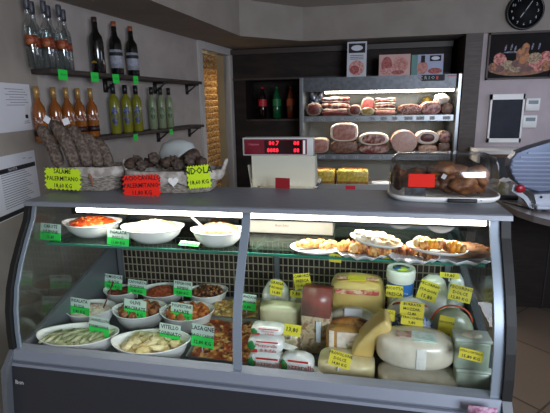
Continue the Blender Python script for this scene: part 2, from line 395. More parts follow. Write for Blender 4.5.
def bottle(name, label, prof, body, parts, group, rz=0):
    t = thing(name, label, 'bottle', (0, 0, 0), rz, group)
    b = MB(); b.lathe(prof, 18); b.build('bottle_body', body, t)
    for pn, pr, m in parts:
        b = MB(); b.lathe(pr, 18); b.build(pn, m, t)
    return t
clear_mat('clear_bottle', '#f0f3f3', .10, .06, .6)
mat('grappa_label', '#7a3420', '#b0653c', 60, .5, lo=.45, hi=.6)
mat('pour_cap', '#26262e', '#55565e', 50, .4)
GB = [(.023, 0), (.026, .008), (.026, .19), (.023, .212), (.012, .232), (.0105, .28), (.0105, .29)]
g0 = bottle('spirit_bottle', '', GB, 'clear_bottle', [('bottle_label', [(.0266, .11), (.0266, .155)], 'grappa_label'), ('bottle_cap', [(.0115, .275), (.013, .29), (.013, .33), (.011, .335)], 'pour_cap'), ('liquid', [(.021, .006), (.0235, .012), (.0235, .18), (.020, .195)], clear_mat('clear_spirit', '#eef2f2', .02, .1, .15))], 'clear spirit bottles on the upper shelf')
gl = ['leftmost clear spirit bottle in front row, copper label, at shelf end', 'second clear spirit bottle in front row with copper label', 'third clear spirit bottle in front row, shortest looking, copper label']
g0.scale = (1, 1, .92)
for i, px in enumerate((34, 50, 64.5)):
    o = g0 if i == 0 else dup(g0, (0, 0, 0)); o.location = shelf_loc(px, 60, SH1, .095); o['label'] = gl[i]
gl2 = ['clear spirit bottle behind the leftmost one, mostly hidden', 'clear spirit bottle behind the second one, mostly hidden', 'clear spirit bottle behind the third one, against the wall']
for i, px in enumerate((38.5, 54, 68.5)):
    o = dup(g0, (0, 0, 0)); o.location = shelf_loc(px, 60, SH1, .035); o['label'] = gl2[i]
WB = [(.034, 0), (.038, .008), (.038, .17), (.034, .20), (.019, .225), (.015, .25), (.016, .27), (.0135, .285), (.0135, .30)]
mat('wine_glass_dark', '#0b0d0a', rough=.08, spec=.8)
w0 = bottle('wine_bottle', 'dark wine bottle with small gold crest, leftmost of the wine bottles', WB, 'wine_glass_dark', [('bottle_cap', [(.0148, .255), (.0148, .302)], mat('cork_foil', '#3a2a22', rough=.4))], 'dark wine bottles on the upper shelf')
w0.location = shelf_loc(98, 60, SH1, .07)
b = MB()
for k in range(7): b.box(-.016+k*.0045, -.013+k*.0045, -.0392, -.037, .055, .062+.008*(1-abs(k-3)/3))
b.build('gold_crest', mat('gold_print', '#c8a032', rough=.3, metal=.6), w0)
w1 = bottle('wine_bottle', '', WB, 'wine_glass_dark', [('bottle_cap', [(.0148, .265), (.0148, .305)], mat('foil_orange', '#8a4a2a', rough=.4)), ('bottle_label', [(.0386, .04), (.0386, .145)], mat('wine_label', '#9ea0ac', '#83858f', 70, .6))], 'dark wine bottles on the upper shelf')
w1.location = shelf_loc(116.5, 60, SH1, .07); w1['label'] = 'dark wine bottle with pale label and orange cap, middle of three'
b = MB(); b.lathe([(.0390, .11), (.0390, .13)], 18, cap0=False, cap1=False); b.build('label_emblem', 'ink', [k for k in kids(w1) if k.name.startswith('bottle_label')][0])
w2 = dup(w1, shelf_loc(132.5, 60, SH1, .06)); w2['label'] = 'dark wine bottle with pale label, rightmost on the upper shelf'
AB = [(.028, 0), (.031, .006), (.031, .14), (.026, .168), (.012, .195), (.0105, .235), (.0115, .25)]
a0 = bottle('amber_liqueur_bottle', '', AB, mat('amber', '#7e4517', '#93571f', 8, .1, spec=.8), [('bottle_cap', [(.0125, .21), (.0125, .262)], mat('foil_gold', '#b08a50', rough=.35, metal=.4)), ('bottle_label', [(.0317, .03), (.0317, .06)], mat('amber_label', '#2c120c', rough=.5)), ('neck_emblem', [(.0317, .09), (.0317, .12)], mat('amber_emblem', '#7a3c22', '#c8b8a8', 90, .5, lo=.5, hi=.6))], 'amber liqueur bottles on the lower shelf')
al = ['leftmost', 'second from left', 'middle', 'fourth from left', 'rightmost']
for i, px in enumerate((40, 56.5, 69, 80.5, 93)):
    o = a0 if i == 0 else dup(a0, (0, 0, 0)); o.location = shelf_loc(px, 120, SH2, .085 if i % 2 == 0 else .06); o['label'] = 'amber liqueur bottle with gold neck foil, %s of five on the lower shelf' % al[i]
LBp = [(.028, 0), (.031, .006), (.031, .19), (.025, .213), (.0125, .228), (.0125, .256)]
l0 = bottle('limoncello_bottle', '', LBp, mat('limoncello', '#6c6c1c', '#7a7824', 6, .15), [('bottle_cap', [(.0145, .235), (.0145, .29)], mat('cap_navy', '#14161e', rough=.4))], 'yellow limoncello bottles on the lower shelf')
def front_oval(t, r, cz, hw, hh, m, nm, hole=None):
    b = MB(); n = 20; vs = []
    for k in range(n):
        a = 2*PI*k/n; ang = hw*math.cos(a)/r; vs.append(b.b.verts.new((r*math.sin(ang), -r*math.cos(ang), cz+hh*math.sin(a))))
    c = b.b.verts.new((0, -r, cz))
    for k in range(n): b.face([vs[k], vs[(k+1) % n], c])
    return b.build(nm, m, t)
front_oval(l0, .0317, .105, .02, .055, mat('navy_label', '#16204a', '#5a6aa0', 80, .5, lo=.5, hi=.65), 'bottle_label')
for i, px in enumerate((115, 127, 137.5)):
    o = l0 if i == 0 else dup(l0, (0, 0, 0)); o.location = shelf_loc(px, 115, SH2, .075); o.rotation_euler.z = .5; o['label'] = 'yellow limoncello bottle with blue oval label, %s of three' % ['left', 'middle', 'right'][i]
p0 = bottle('pistachio_cream_bottle', '', [(.025, 0), (.028, .006), (.028, .18), (.021, .21), (.012, .225), (.012, .26)], mat('pistachio', '#747f60', rough=.3), [('bottle_cap', [(.014, .235), (.014, .285)], mat('cap_dark', '#1a1e18', rough=.4))], 'pale green cream liqueur bottles on the lower shelf')
front_oval(p0, .0287, .11, .018, .042, mat('leaf_label', '#26401c', '#5c7a44', 90, .5, lo=.5, hi=.65), 'bottle_label')
for i, px in enumerate((152.5, 161.5, 169.5)):
    o = p0 if i == 0 else dup(p0, (0, 0, 0)); o.location = shelf_loc(px, 110, SH2, .075); o.rotation_euler.z = .5; o['label'] = 'pale green cream liqueur bottle, %s of three on the lower shelf' % ['left', 'middle', 'right'][i]
# green price cards hanging on the shelf edges
def shelf_card(px, py, z, label, w=.062, h=.05, s='9,80'):
    p = shelf_loc(px, py, z, .14)
    t = thing('shelf_price_card', label, 'price card', p, rot=(PI/2, rnd.uniform(-.08, .08), LANG-PI*0+0), group='green price cards on the bottle shelves')
    t.rotation_euler = (PI/2, rnd.uniform(-.06, .06), LANG); 
    b = MB(); b.box(-w/2, w/2, -h, 0, -.001, 0); b.build('card', 'shelf_tag_green', t, flat=True)
    lettering('written_price', [(s, .018, 0, -h/2)], mat('pen_green', '#0a5a24'), t, (0, 0, .0008)); return t
shelf_card(62.5, 70, SH1-.002, 'green price card under the clear spirit bottles', s='18,00')
shelf_card(94.5, 73, SH1-.002, 'green price card under the leftmost dark wine bottle', s='12,50')
shelf_card(115.5, 74.5, SH1-.002, 'green price card under the orange capped wine bottle', s='9,50')
shelf_card(135.5, 76, SH1-.002, 'green price card under the rightmost wine bottle', w=.05, s='9,50')
shelf_card(135.5, 134, SH2-.01, 'small green price card under the limoncello bottles', w=.045, h=.04, s='15')
shelf_card(171, 129, SH2-.005, 'small green price card under the pale green bottles', w=.045, h=.04, s='15')

# ================================================================== MEAT FRIDGE
FX0, FX1 = .515, 1.925; FZT = 1.783; FB = 4.78
fr = thing('meat_fridge', 'open stainless wall fridge with lit shelves of cured meats', 'fridge', (0, 0, 0))
b = MB()
b.box(FX0, FX0+.035, FY-.02, FB, .1, FZT, .003); b.box(FX1-.03, FX1, FY-.02, FB, .1, FZT, .003)
b.box(FX0+.035, FX1-.045, FY-.02, FB, .1, .70); b.box(FX0, FX1, FY+.02, FB, 0, .1)
b.build('fridge_cabinet', 'steel', fr, flat=True)
hz = at(380, 90, Y=FY).z
b = MB(); b.prism([(FY-.015, FZT-.003), (FB, FZT-.003), (FB, FZT-.05), (FY+.10, hz), (FY-.01, hz)], FX0+.035, FX1-.045); b.build('canopy', mat('canopy_steel', '#62656a', '#55585c', 30, .4, .6), fr, flat=True)
b = MB()
for k in range(46): b.box(FX0+.05+k*.0285, FX0+.05+k*.0285+.012, FB-.075, FB-.068, .80, FZT-.12)
b.box(FX0+.035, FX1-.045, FB-.07, FB-.05, .70, FZT-.05)
b.build('rear_panel', mat('fridge_inner', '#6e6f6a', rough=.4, metal=.4), fr, flat=True)
SHF = [(1.43, 'upper_shelf'), (1.078, 'lower_shelf')]
for z, nm in SHF:
    b = MB(); b.box(FX0+.035, FX1-.045, FY+.0, FB-.08, z-.012, z); b.box(FX0+.035, FX1-.045, FY-.008, FY+.002, z-.045, z+.006)
    b.build('fridge_shelf', 'steel', fr, flat=True)
    b = MB()
    for k in range(62): b.box(FX0+.05+k*.0215, FX0+.05+k*.0215+.009, FY+.46, FY+.466, z-.15, z-.02)
    b.build('air_slots', mat('slot_white', '#6e6a60', rough=.5), fr, flat=True)
    b = MB()
    rr = random.Random(3)
    for k in range(12): x = FX0+.08+k*.108+rr.uniform(-.02, .02); b.box(x, x+rr.uniform(.04, .075), FY-.011, FY-.008, z-.036, z-.006)
    b.build('price_strip', mat('strip_text', '#6f7377', '#a4a8aa', 90, .5, lo=.45, hi=.55), fr, flat=True)
b = MB(); b.box(FX0+.035, FX1-.045, FY-.015, FB-.08, .755, .775); b.box(FX0+.035, FX1-.045, FY-.02, FY-.01, .74, .80); b.build('bottom_tray', mat('tray_steel', '#a9a9a6', rough=.35, metal=.3), fr, flat=True)
# lamps under the canopy
a = at(325, 89, Y=FY+.05); c = at(454, 89, Y=FY+.05)
b = MB(); b.box(a.x, c.x, FY+.03, FY+.055, hz-.022, hz-.002, .004); b.build('lamp_tube', 'fridge_tube', fr)
for z, nm in SHF[:1]:
    b = MB(); b.box(FX0+.10, FX1-.10, FY+.06, FY+.075, z-.028, z-.014, .003); b.build('shelf_lamp', mat('fridge_tube2', '#ffffff', emit='#fff0d8', estr=4.5), fr)
# badge on the header
p = at(422, 75, Y=FY-.02); q = at(444.5, 80.5, Y=FY-.02)
b = MB(); b.box(p.x, q.x, FY-.024, FY-.016, q.z, p.z); bd = b.build('name_plate', 'rubber_black', fr, flat=True)
lettering('plate_lettering', [('C R I O', .04, -.03, 0)], 'dial_white', fr, ((p.x+q.x)/2-.02, FY-.0255, (p.z+q.z)/2), (PI/2, 0, 0))
b = MB(); b.box((p.x+q.x)/2+.025, (p.x+q.x)/2+.04, FY-.027, FY-.023, q.z+.01, p.z-.012); b.box(q.x+.02, q.x+.10, FY-.018, FY-.014, p.z-.018, p.z-.008); b.build('plate_mark', mat('sign_red', '#d03030'), fr, flat=True)

# posters standing on the fridge
def poster(x0, y0, x1, y1, label, kind):
    XL, XR, zb, zt = bb(x0, y0, x1, y1, FY+.04); zb = FZT
    t = thing('meat_poster', label, 'poster', ((XL+XR)/2, FY+.05, zb), rot=(PI/2-.08, 0, 0), group='posters on top of the fridge'); W = (XR-XL)/2; H = zt-zb
    b = MB(); b.box(-W, W, 0, H, -.008, 0); b.build('poster_board', mat('poster_'+kind, {'a': '#c9cad2', 'b': '#d2a8a0', 'c': '#9fb0cc'}[kind], {'a': '#c9cad2', 'b': '#c39a92', 'c': '#b89cb4'}[kind], 4, .5), t, flat=True)
    b = MB()
    if kind == 'a':
        b.mi = 0; b.box(-W*.85, W*.85, H*.68, H*.95, 0, .001)
        disc_(b, 0, H*.82, W*.6, H*.08, .0014, 1); disc_(b, 0, H*.25, W*.8, H*.22, .001, 2); disc_(b, -.02, H*.2, W*.5, H*.12, .0014, 3)
        for k in range(3): b.box(-W*.7, W*.7, H*(.50+.05*k), H*(.515+.05*k), 0, .001, mi=0)
    if kind == 'b':
        disc_(b, -W*.5, H*.5, W*.35, H*.4, .001, 3); disc_(b, W*.35, H*.5, W*.5, H*.38, .0012, 2); disc_(b, W*.35, H*.5, W*.4, H*.28, .0015, 4)
        disc_(b, -.02, H*.2, W*.8, H*.18, .0017, 2); disc_(b, 0.03, H*.15, W*.4, H*.1, .002, 3)
    if kind == 'c':
        b.mi = 5; b.box(-W, -W*.6, 0, H, 0, .0008); disc_(b, -W*.3, H*.35, W*.35, H*.33, .001, 4); b.box(-W*.4, -W*.15, H*.6, H*.95, .0009, .0012, mi=0)
        b.box(W*.15, W*.85, H*.66, H*.94, 0, .0011, mi=0); disc_(b, W*.5, H*.8, W*.26, H*.09, .0014, 1); disc_(b, W*.5, H*.18, W*.45, H*.15, .001, 3)
    b.build('printed_image', ['ink', 'p_white', mat('pm_pink', '#b8706c', '#d8a49c', 60, .5), mat('pm_red', '#8e3434', '#b8605c', 50, .5), mat('pm_ham', '#c88c80', '#b06a62', 40, .5), mat('pm_teal', '#5c8a86', rough=.5)], t, flat=True)
    return t
def disc_(b, cx, cy, rx, ry, z, mi, n=20):
    b.face([b.b.verts.new((cx+rx*math.cos(2*PI*k/n), cy+ry*math.sin(2*PI*k/n), z)) for k in range(n)], mi)
poster(347, 41, 366.5, 78, 'tall narrow white meat poster with black oval emblem', 'a')
poster(379, 54, 410.5, 77, 'landscape poster of pink sliced hams on the fridge top', 'b')
poster(411.5, 54, 443.5, 77, 'bluish poster with black oval emblem, rightmost on the fridge top', 'c')

# ---- meats: rounded logs lying with the cut face to the front
fat = mat('ham_fat', '#ded0bb', '#c9b096', 30, .4)
def cut_mat(n, c1, c2, s=60, lo=.42, hi=.6): return mat('cut_'+n, c1, c2, s, .4, lo=lo, hi=hi, spec=.5)
cut_mat('mort', '#c39888', '#cfa797', 50); cut_mat('ham', '#a8685a', '#bf8a7a', 25); cut_mat('salami', '#6e2e28', '#c9a090', 90, .45, .68)
cut_mat('dark', '#471a18', '#74302a', 30); cut_mat('speck', '#7a2e2a', '#c9a896', 22, .45, .62); cut_mat('roast', '#6d4434', '#8e6650', 40)
cut_mat('coppa', '#7a3434', '#cf9c90', 30); cut_mat('white', '#efe6dc', '#ddcabb', 30); cut_mat('yellow', '#b39a4e', '#8a7436', 50); cut_mat('grey', '#8d8379', '#b0a596', 60)
mat('rind_brown', '#6b4230', '#94684a', 40, .5); mat('rind_pink', '#b78474', '#caa090', 40, .5); mat('rind_white', '#cdbcaa', '#b09a86', 30, .5); mat('rind_net', '#9a8a78', '#544636', 110, .5, lo=.45, hi=.55)
def log(name, label, cat, box, Y, face, rind, depth=.22, rim=.1, p=2.4, group=None, drop=None, gx=0, ry=0, gy=0):
    """rounded piece with its cut end facing -Y; box = pixel box of the cut end at depth Y"""
    XL, XR, zb, zt = bb(*box, Y)
    if drop is not None: zb = drop
    W, H = (XR-XL)/2, (zt-zb)/2
    t = thing(name, label, cat, ((XL+XR)/2, Y, zb), group=group, rz=gy)
    n = 28
    def ring(s, y, jit=0):
        out = []
        for k in range(n):
            a = 2*PI*k/n; c, d = math.cos(a), math.sin(a); q = (abs(c)**p+abs(d)**p)**(-1/p)
            out.append(Vector((W*s*q*c, y, H+H*s*q*d)))
        return out
    b = MB(); b.rings([ring(1-rim, -.001), ring(.97, -.002), ring(1, .01), ring(1.0, depth*.5), ring(.96, depth*.9), ring(.6, depth)], cap0=True)
    for v in b.b.verts: v.co += v.co.normalized()*.004*noise.noise(v.co*25+Vector((XL*9, 0, 0)))
    b.build('rind', rind, t)
    b = MB(); b.rings([ring(1-rim, .002), ring(1-rim, -.0035), ring((1-rim)*.93, -.005)]); b.build('cut_face', face, t)
    return t
G1 = 'cured meats on the upper fridge shelf'; G2 = 'cured meats on the lower fridge shelf'; Z1 = 1.436; Z2 = 1.084
YM = FY+.06
log('rolled_ham', 'ring of rolled dark ham at left end of the upper fridge shelf', 'meat', (306, 103, 321.5, 117), YM, 'cut_dark', 'rind_net', rim=.25, group=G1, drop=Z1)
def layers(name, label, box, Y, mats, drop, group, depth=.2, wob=.006, seed=1):
    """stack of soft layers (bacon, sliced ham)"""
    XL, XR, zb, zt = bb(*box, Y); zb = drop if drop is not None else zb
    W, H = (XR-XL)/2, zt-zb; t = thing(name, label, 'meat', ((XL+XR)/2, Y, zb), group=group); n = len(mats); rr = random.Random(seed)
    for i, (m, fr_) in enumerate(mats):
        z0 = H*sum(f for _, f in mats[:i]); h = H*fr_; w = W*(1-.10*rr.random()); b = MB()
        R = []
        for y in (-.002, .012, depth*.6, depth):
            row = []
            for k in range(26):
                a = 2*PI*k/26; c, d = math.cos(a), math.sin(a); q = (abs(c)**3+abs(d)**3)**(-1/3)
                x = w*q*c*(1 if y > 0 else .97); z = z0+h/2+h*.54*q*d*(1 if y > 0 else .9)+wob*math.sin(x*45+i*1.3+seed)*(.4+.6*z0/max(H, .01))
                row.append(Vector((x, y, max(z, .001))))
            R.append(row)
        b.rings(R); b.build('meat_layer', m, t)
    return t
layers('bacon_stack', 'stack of sliced bacon slabs left of centre on upper fridge shelf', (321, 97, 350, 117), YM, [('cut_dark', .30), ('rind_white', .08), ('cut_speck', .30), ('cut_dark', .10), ('cut_speck', .22)], Z1, G1, seed=3)
log('dark_salami', 'small round dark salami end on the upper fridge shelf', 'meat', (348.5, 105, 361, 117), YM-.01, 'cut_dark', 'rind_white', rim=.18, group=G1, drop=Z1)
log('yellow_coated_salami', 'small herb coated yellowish salami on upper fridge shelf', 'meat', (361, 107.5, 374.5, 117), YM-.03, 'cut_yellow', 'rind_white', rim=.25, group=G1, drop=Z1, depth=.09)
log('dark_salami', 'larger dark salami behind the yellowish one on upper shelf', 'meat', (361, 97, 375.5, 113), YM+.08, 'cut_dark', 'rind_net', rim=.15, group=G1, drop=Z1)
layers('bacon_stack', 'layered pancetta stack at centre of the upper fridge shelf', (374.5, 98, 396.5, 117), YM, [('cut_ham', .32), ('rind_white', .1), ('cut_speck', .22), ('rind_white', .12), ('cut_speck', .14), ('rind_white', .1)], Z1, G1, seed=5)
log('large_salami', 'wide dark red salami with mottled cut face, upper fridge shelf', 'meat', (397.5, 104, 422, 118), YM, 'cut_salami', 'rind_brown', rim=.06, group=G1, drop=Z1)
log('cooked_ham', 'pink cooked ham right of the wide dark salami', 'meat', (421, 101.5, 441, 116.5), YM-.01, 'cut_coppa', 'rind_pink', rim=.08, group=G1, drop=Z1)
log('grey_salami', 'greyish brown salami at right end of upper fridge shelf', 'meat', (441.5, 103, 453, 116), YM, 'cut_roast', 'rind_net', rim=.14, group=G1, drop=Z1)
XL, XR, zb, zt = bb(434, 93.5, 449.5, 105, YM+.02)
b = MB(); b.blob((0, 0, (zt-zb)/2), ((XR-XL)/2, .07, (zt-zb)/2), .12, 2, 3); o = b.build('lard_roll', mat('lard', '#f3ece2', '#e0cfc0', 20, .3)); o.location = ((XL+XR)/2, YM+.05, zb); tag(o, 'bright white lard roll lying on top of two hams', 'meat', G1)
XL, XR, zb, zt = bb(424, 96, 437, 103, YM+.1)
b = MB(); b.blob((0, 0, (zt-1.43)/2), ((XR-XL)/2, .06, (zt-1.43)/2), .1, 2, 3); o = b.build('net_salami', 'cut_yellow'); o.location = ((XL+XR)/2, YM+.30, 1.434); tag(o, 'pale salami standing behind the cooked ham', 'meat', G1)
log('hanging_speck', 'brown speck piece upright at right wall of the fridge', 'meat', (444, 95, 449, 112), YM+.12, 'rind_brown', 'rind_net', group=G1, drop=Z1, depth=.1)
b = MB()
for k in range(9): b.blob((rnd.uniform(-.05, .05), rnd.uniform(-.02, .02), .10+rnd.uniform(-.02, .08)), (.03, .02, .04), .5, 3, 2)
b.blob((0, .02, .10), (.06, .03, .08), .3, 3, 3)
p = at(308, 95, Y=FY+.1); o = b.build('foil_wrapped_piece', mat('foil_blue', '#c8cdd8', '#3c4a68', 26, .2, .4)); o.location = (p.x+.06, FY+.36, Z1+.02); tag(o, 'crumpled foil wrapped piece behind the leftmost rolled ham', 'meat', G1)
# lower shelf
log('pink_ham', 'pinkish ham with white rim half behind the scale display', 'meat', (309, 138.5, 328.5, 154.5), YM, 'cut_ham', 'rind_white', rim=.1, p=3.2, group=G2, drop=Z2)
log('roast_pork', 'brown roast pork piece under the bright rimmed ham', 'meat', (330, 141, 358, 154.5), YM, 'cut_roast', 'rind_brown', rim=.05, p=2.8, group=G2, drop=Z2)
zt_ = at(344, 141.5, Y=YM).z
log('fat_rimmed_ham', 'upright ham slice with thick bright fat rim on roast pork', 'meat', (330.5, 123.5, 358, 142), YM, 'cut_ham', mat('lard_rind', '#f4e6d6', '#e8cdb8', 20, .35), rim=.17, p=3.4, group=G2, drop=zt_)
log('bacon_slab', 'lower of two pancetta slabs centre of lower fridge shelf', 'meat', (358, 145, 389.5, 155), YM, 'cut_speck', 'rind_brown', rim=.10, p=2.8, group=G2, drop=Z2)
log('bacon_slab', 'upper of two pancetta slabs centre of lower fridge shelf', 'meat', (358.5, 133, 389, 145.3), YM, 'cut_speck', 'lard_rind', rim=.24, p=2.3, group=G2, drop=at(373, 145.3, Y=YM).z)
log('mortadella', 'large round pink mortadella on the lower fridge shelf', 'meat', (391, 130.5, 417.5, 155.5), YM-.01, 'cut_mort', 'rind_pink', rim=.03, p=2, group=G2, drop=Z2, depth=.3)
log('golden_roast', 'small golden roast piece right of the mortadella', 'meat', (417.5, 144.5, 437.5, 155), YM, mat('cut_gold', '#b07850', '#d8a888', 40, .4), 'rind_brown', rim=.1, p=3, group=G2, drop=Z2)
log('fat_ringed_ham', 'white fat ringed raw ham above the golden roast', 'meat', (416, 131, 439, 144.8), YM, 'cut_dark', 'lard_rind', rim=.38, p=2.2, group=G2, drop=at(427, 144.5, Y=YM).z)
log('smoked_block', 'dark square smoked meat block, bottom right of fridge shelf', 'meat', (438, 143, 450, 155), YM, 'cut_roast', 'rind_brown', rim=.08, p=5, group=G2, drop=Z2)
log('mottled_salami', 'mottled salami resting on the dark square block', 'meat', (438.5, 131, 451.5, 143), YM+.02, 'cut_coppa', 'rind_net', rim=.2, group=G2, drop=at(446, 143, Y=YM).z)
# bottom tray: yellow blocks, packet, red tags
b0 = None
for i, (x0, x1, lb) in enumerate(((312, 334.5, 'left yellow topped savoury block on the bottom fridge tray'), (336.5, 368.5, 'right yellow topped savoury block on the bottom fridge tray'))):
    XL, XR, zb, zt = bb(x0, 170, x1, 181.5, FY+.05); t = thing('savoury_block', lb, 'food', ((XL+XR)/2, FY+.05, .777), group='yellow topped blocks on the bottom tray'); W = (XR-XL)/2; H = zt-.775
    b = MB(); b.box(-W, W, 0, .2, 0, H*.6, .012); b.build('block_base', mat('block_brown', '#8a5a26', '#b08038', 30, .5), t)
    b = MB()
    for k in range(14): b.blob((-W*.85+W*1.7*k/13, .02+.03*rnd.random(), H*.72+.006*rnd.random()), (W*.16, .03, H*.25), .3, 2, 2)
    b.box(-W*.98, W*.98, -.004, .19, H*.22, H*.92, .012); b.build('yellow_topping', mat('block_yellow', '#e2cc5c', '#c8a43a', 35, .4), t)
    b = MB(); b.box(-W*.8, W*.8, .08, .2, H*.75, H, .015); b.build('browned_crust', mat('crust_dark', '#5e3618', '#8a5a28', 40, .5), t)
XL, XR, zb, zt = bb(372, 176, 394, 184, FY+.04)
b = MB(); b.box(XL, XR, FY+.04, FY+.2, .777, .80, .006); o = b.build('white_packet', 'paper_white'); tag(o, 'white wrapped packet lying right of the yellow blocks', 'packet')
for px, lb in ((313.5, 'red price tag on the fridge bottom tray beside the scale'), (350.5, 'red price tag on the fridge bottom tray under the right yellow block')):
    p = at(px, 184, Y=FY-.025); b = MB(); b.box(-.045, .045, -.003, .0, -.02, .022); o = b.build('fridge_price_tag', 'fridge_tag_red', flat=True); o.location = (p.x, FY-.021, .765); tag(o, lb, 'price tag', 'red price tags on the bottom fridge tray')

# ================================================================== DISPLAY CASE
W0, W1 = 0.0, 1.5; DZ = .722; LZ = .80; GZ = 1.1; TZ = 1.275
case = thing('deli_display_case', 'refrigerated glass fronted deli counter with steel top', 'display case', (0, 0, 0))
PROF = [(1.120, .800), (1.122, .86), (1.130, .93), (1.148, 1.0), (1.180, 1.07), (1.222, 1.14), (1.262, 1.20), (1.280, 1.250)]
b = MB(); b.box(W0+.02, W1-.02, 1.13, 1.95, .08, DZ-.02); b.build('cabinet_base', 'case_grey', case, flat=True)
b = MB(); b.prism([(1.085, .10), (1.06, .60), (1.080, .752), (1.13, .752), (1.13, .10)], W0+.015, W1-.015)
b.build('front_panel', 'front_dark', case, flat=True)
b = MB(); b.prism([(1.090, .770), (1.094, .762), (1.14, .755), (1.14, LZ), (1.100, LZ)], W0, W1+.005); b.prism([(1.080, .748), (1.084, .760), (1.10, .760), (1.10, .748)], W0, W1)
b.build('front_ledge', 'ledge_grey', case, flat=True)
b = MB(); b.box(W0+.02, W1-.02, 1.14, 1.78, DZ-.02, DZ); b.build('display_deck', 'deck_grey', case, flat=True)
def side(x0, x1, nm):
    s = MB(); s.prism([(1.05, .10), (1.035, .60), (1.055, .75), (1.10, .80), (1.20, .80), (1.46, .88), (1.73, .96), (1.92, 1.06), (1.95, 1.06), (1.95, .10)], x0, x1); s.build(nm, 'case_grey', case, flat=True)
    out = [(y-.022, z) for y, z in PROF]; inn = [(y-.002, z) for y, z in PROF][::-1]
    s = MB(); s.prism(out+inn, x0, x1); s.build('edge_seal', 'rubber_black', case, flat=True)
    g = MB(); g.prism([(y, z) for y, z in PROF]+[(1.48, 1.250), (1.50, 1.15), (1.93, 1.15), (1.93, 1.06), (1.73, .97), (1.46, .885), (1.2, .80)], (x0+x1)/2-.003, (x0+x1)/2+.003); g.build('side_glass', 'pane_glass', case, flat=True)
side(W0-.002, W0+.016, 'side_panel'); side(W1-.012, W1+.012, 'side_panel')
def curved(x0, x1, nm, m, off=0, th=.004):
    s = MB(); o = [(y-off-th, z) for y, z in PROF]; i = [(y-off, z) for y, z in PROF]
    s.rings([[V(x, y, z) for y, z in o+i[::-1]] for x in (x0, x1)]); return smart(s.build(nm, m, case), 50)
XM = .768
for x0, x1 in ((W0+.022, XM-.012), (XM+.012, W1-.022)):
    g = MB(); R = [[V(x0, y, z) for y, z in PROF], [V(x1, y, z) for y, z in PROF]]; g.rings(R, cap0=False, cap1=False, close=False); g.build('front_glass', 'pane_glass', case)
curved(W0+.018, W0+.030, 'glass_post', 'post_grey', .001, .008); curved(XM-.013, XM+.013, 'glass_post', 'post_grey', .001, .006); curved(W1-.038, W1-.012, 'glass_post', 'post_grey', .001, .010)
# top slab, rail, lamp
b = MB(); b.prism([(1.195, 1.260), (1.198, 1.272), (1.204, TZ), (1.50, TZ), (1.50, 1.258), (1.200, 1.258)], W0+.05, W1-.002); b.build('steel_top', 'slab_steel', case, flat=True)
b = MB(); b.prism([(1.50, 1.18), (1.93, 1.18), (1.93, 1.155), (1.50, 1.155)], W0-.01, W1-.002); b.build('rear_top', 'rubber_black', case, flat=True)
b = MB(); b.prism([(1.262, 1.257), (1.258, 1.251), (1.270, 1.243), (1.285, 1.243), (1.285, 1.257)], W0+.04, W1-.01); b.build('top_rail', 'steel', case, flat=True)
b = MB(); b.tube([(.14, 1.335, 1.2165), (W1-.03, 1.335, 1.2165)], .010, 12); b.build('lamp_tube', 'lamp_tube', case)
b = MB(); b.prism([(1.305, 1.257), (1.31, 1.232), (1.40, 1.228), (1.41, 1.257)], W0+.04, W1-.03); b.build('lamp_holder', 'white_plastic', case, flat=True)
# mid shelf
b = MB(); b.box(W0+.02, W1-.03, 1.305, 1.66, GZ-.007, GZ); b.build('glass_shelf', 'shelf_glass', case, flat=True)
b = MB(); b.box(W0+.02, W1-.03, 1.301, 1.305, GZ-.0075, GZ+.0005); b.build('shelf_edge', 'glass_edge', case, flat=True)
for x in (.045, .77, 1.45):
    b = MB(); b.box(x-.006, x+.006, 1.36, 1.728, GZ-.022, GZ-.0075); b.box(x-.010, x+.010, 1.715, 1.728, DZ, GZ); b.build('shelf_bracket', 'case_grey', case, flat=True)
# air grille at the back of the deck
gx0, gx1, gz0, gz1 = .03, W1-.03, DZ+.005, 1.0
b = MB(); n = 66
for k in range(n+1): x = gx0+(gx1-gx0)*k/n; b.box(x-.0016, x+.0016, 1.733, 1.737, gz0, gz1)
for k in range(9): z = gz0+(gz1-gz0)*k/8; b.box(gx0, gx1, 1.729, 1.733, z-.0018, z+.0018)
b.build('air_grille', 'grille_wire', case, flat=True)
b = MB(); b.box(W0+.02, W1-.02, 1.765, 1.78, DZ, 1.02); b.build('grille_backing', 'grille_back', case, flat=True)
b = MB(); b.box(W0+.02, W1-.02, 1.90, 1.92, 1.06, 1.15); b.box(W0+.02, W1-.02, 1.78, 1.92, 1.0, 1.02); b.build('rear_doors', 'case_back', case, flat=True)
# badges on the front
lettering('maker_badge', [('lbsn', .020, 0, 0)], 'paper_white', case, (.055, 1.0605, .71), (PI/2-.12, 0, 0))
p = at(482, 411, Y=1.063)
b = MB(); b.box(-.035, .035, -.0012, 0, -.014, .014); o = b.build('energy_badge', mat('badge_mauve', '#9a5a78', '#c0a0b8', 90, .5), case); o.location = (p.x, 1.0615, p.z)

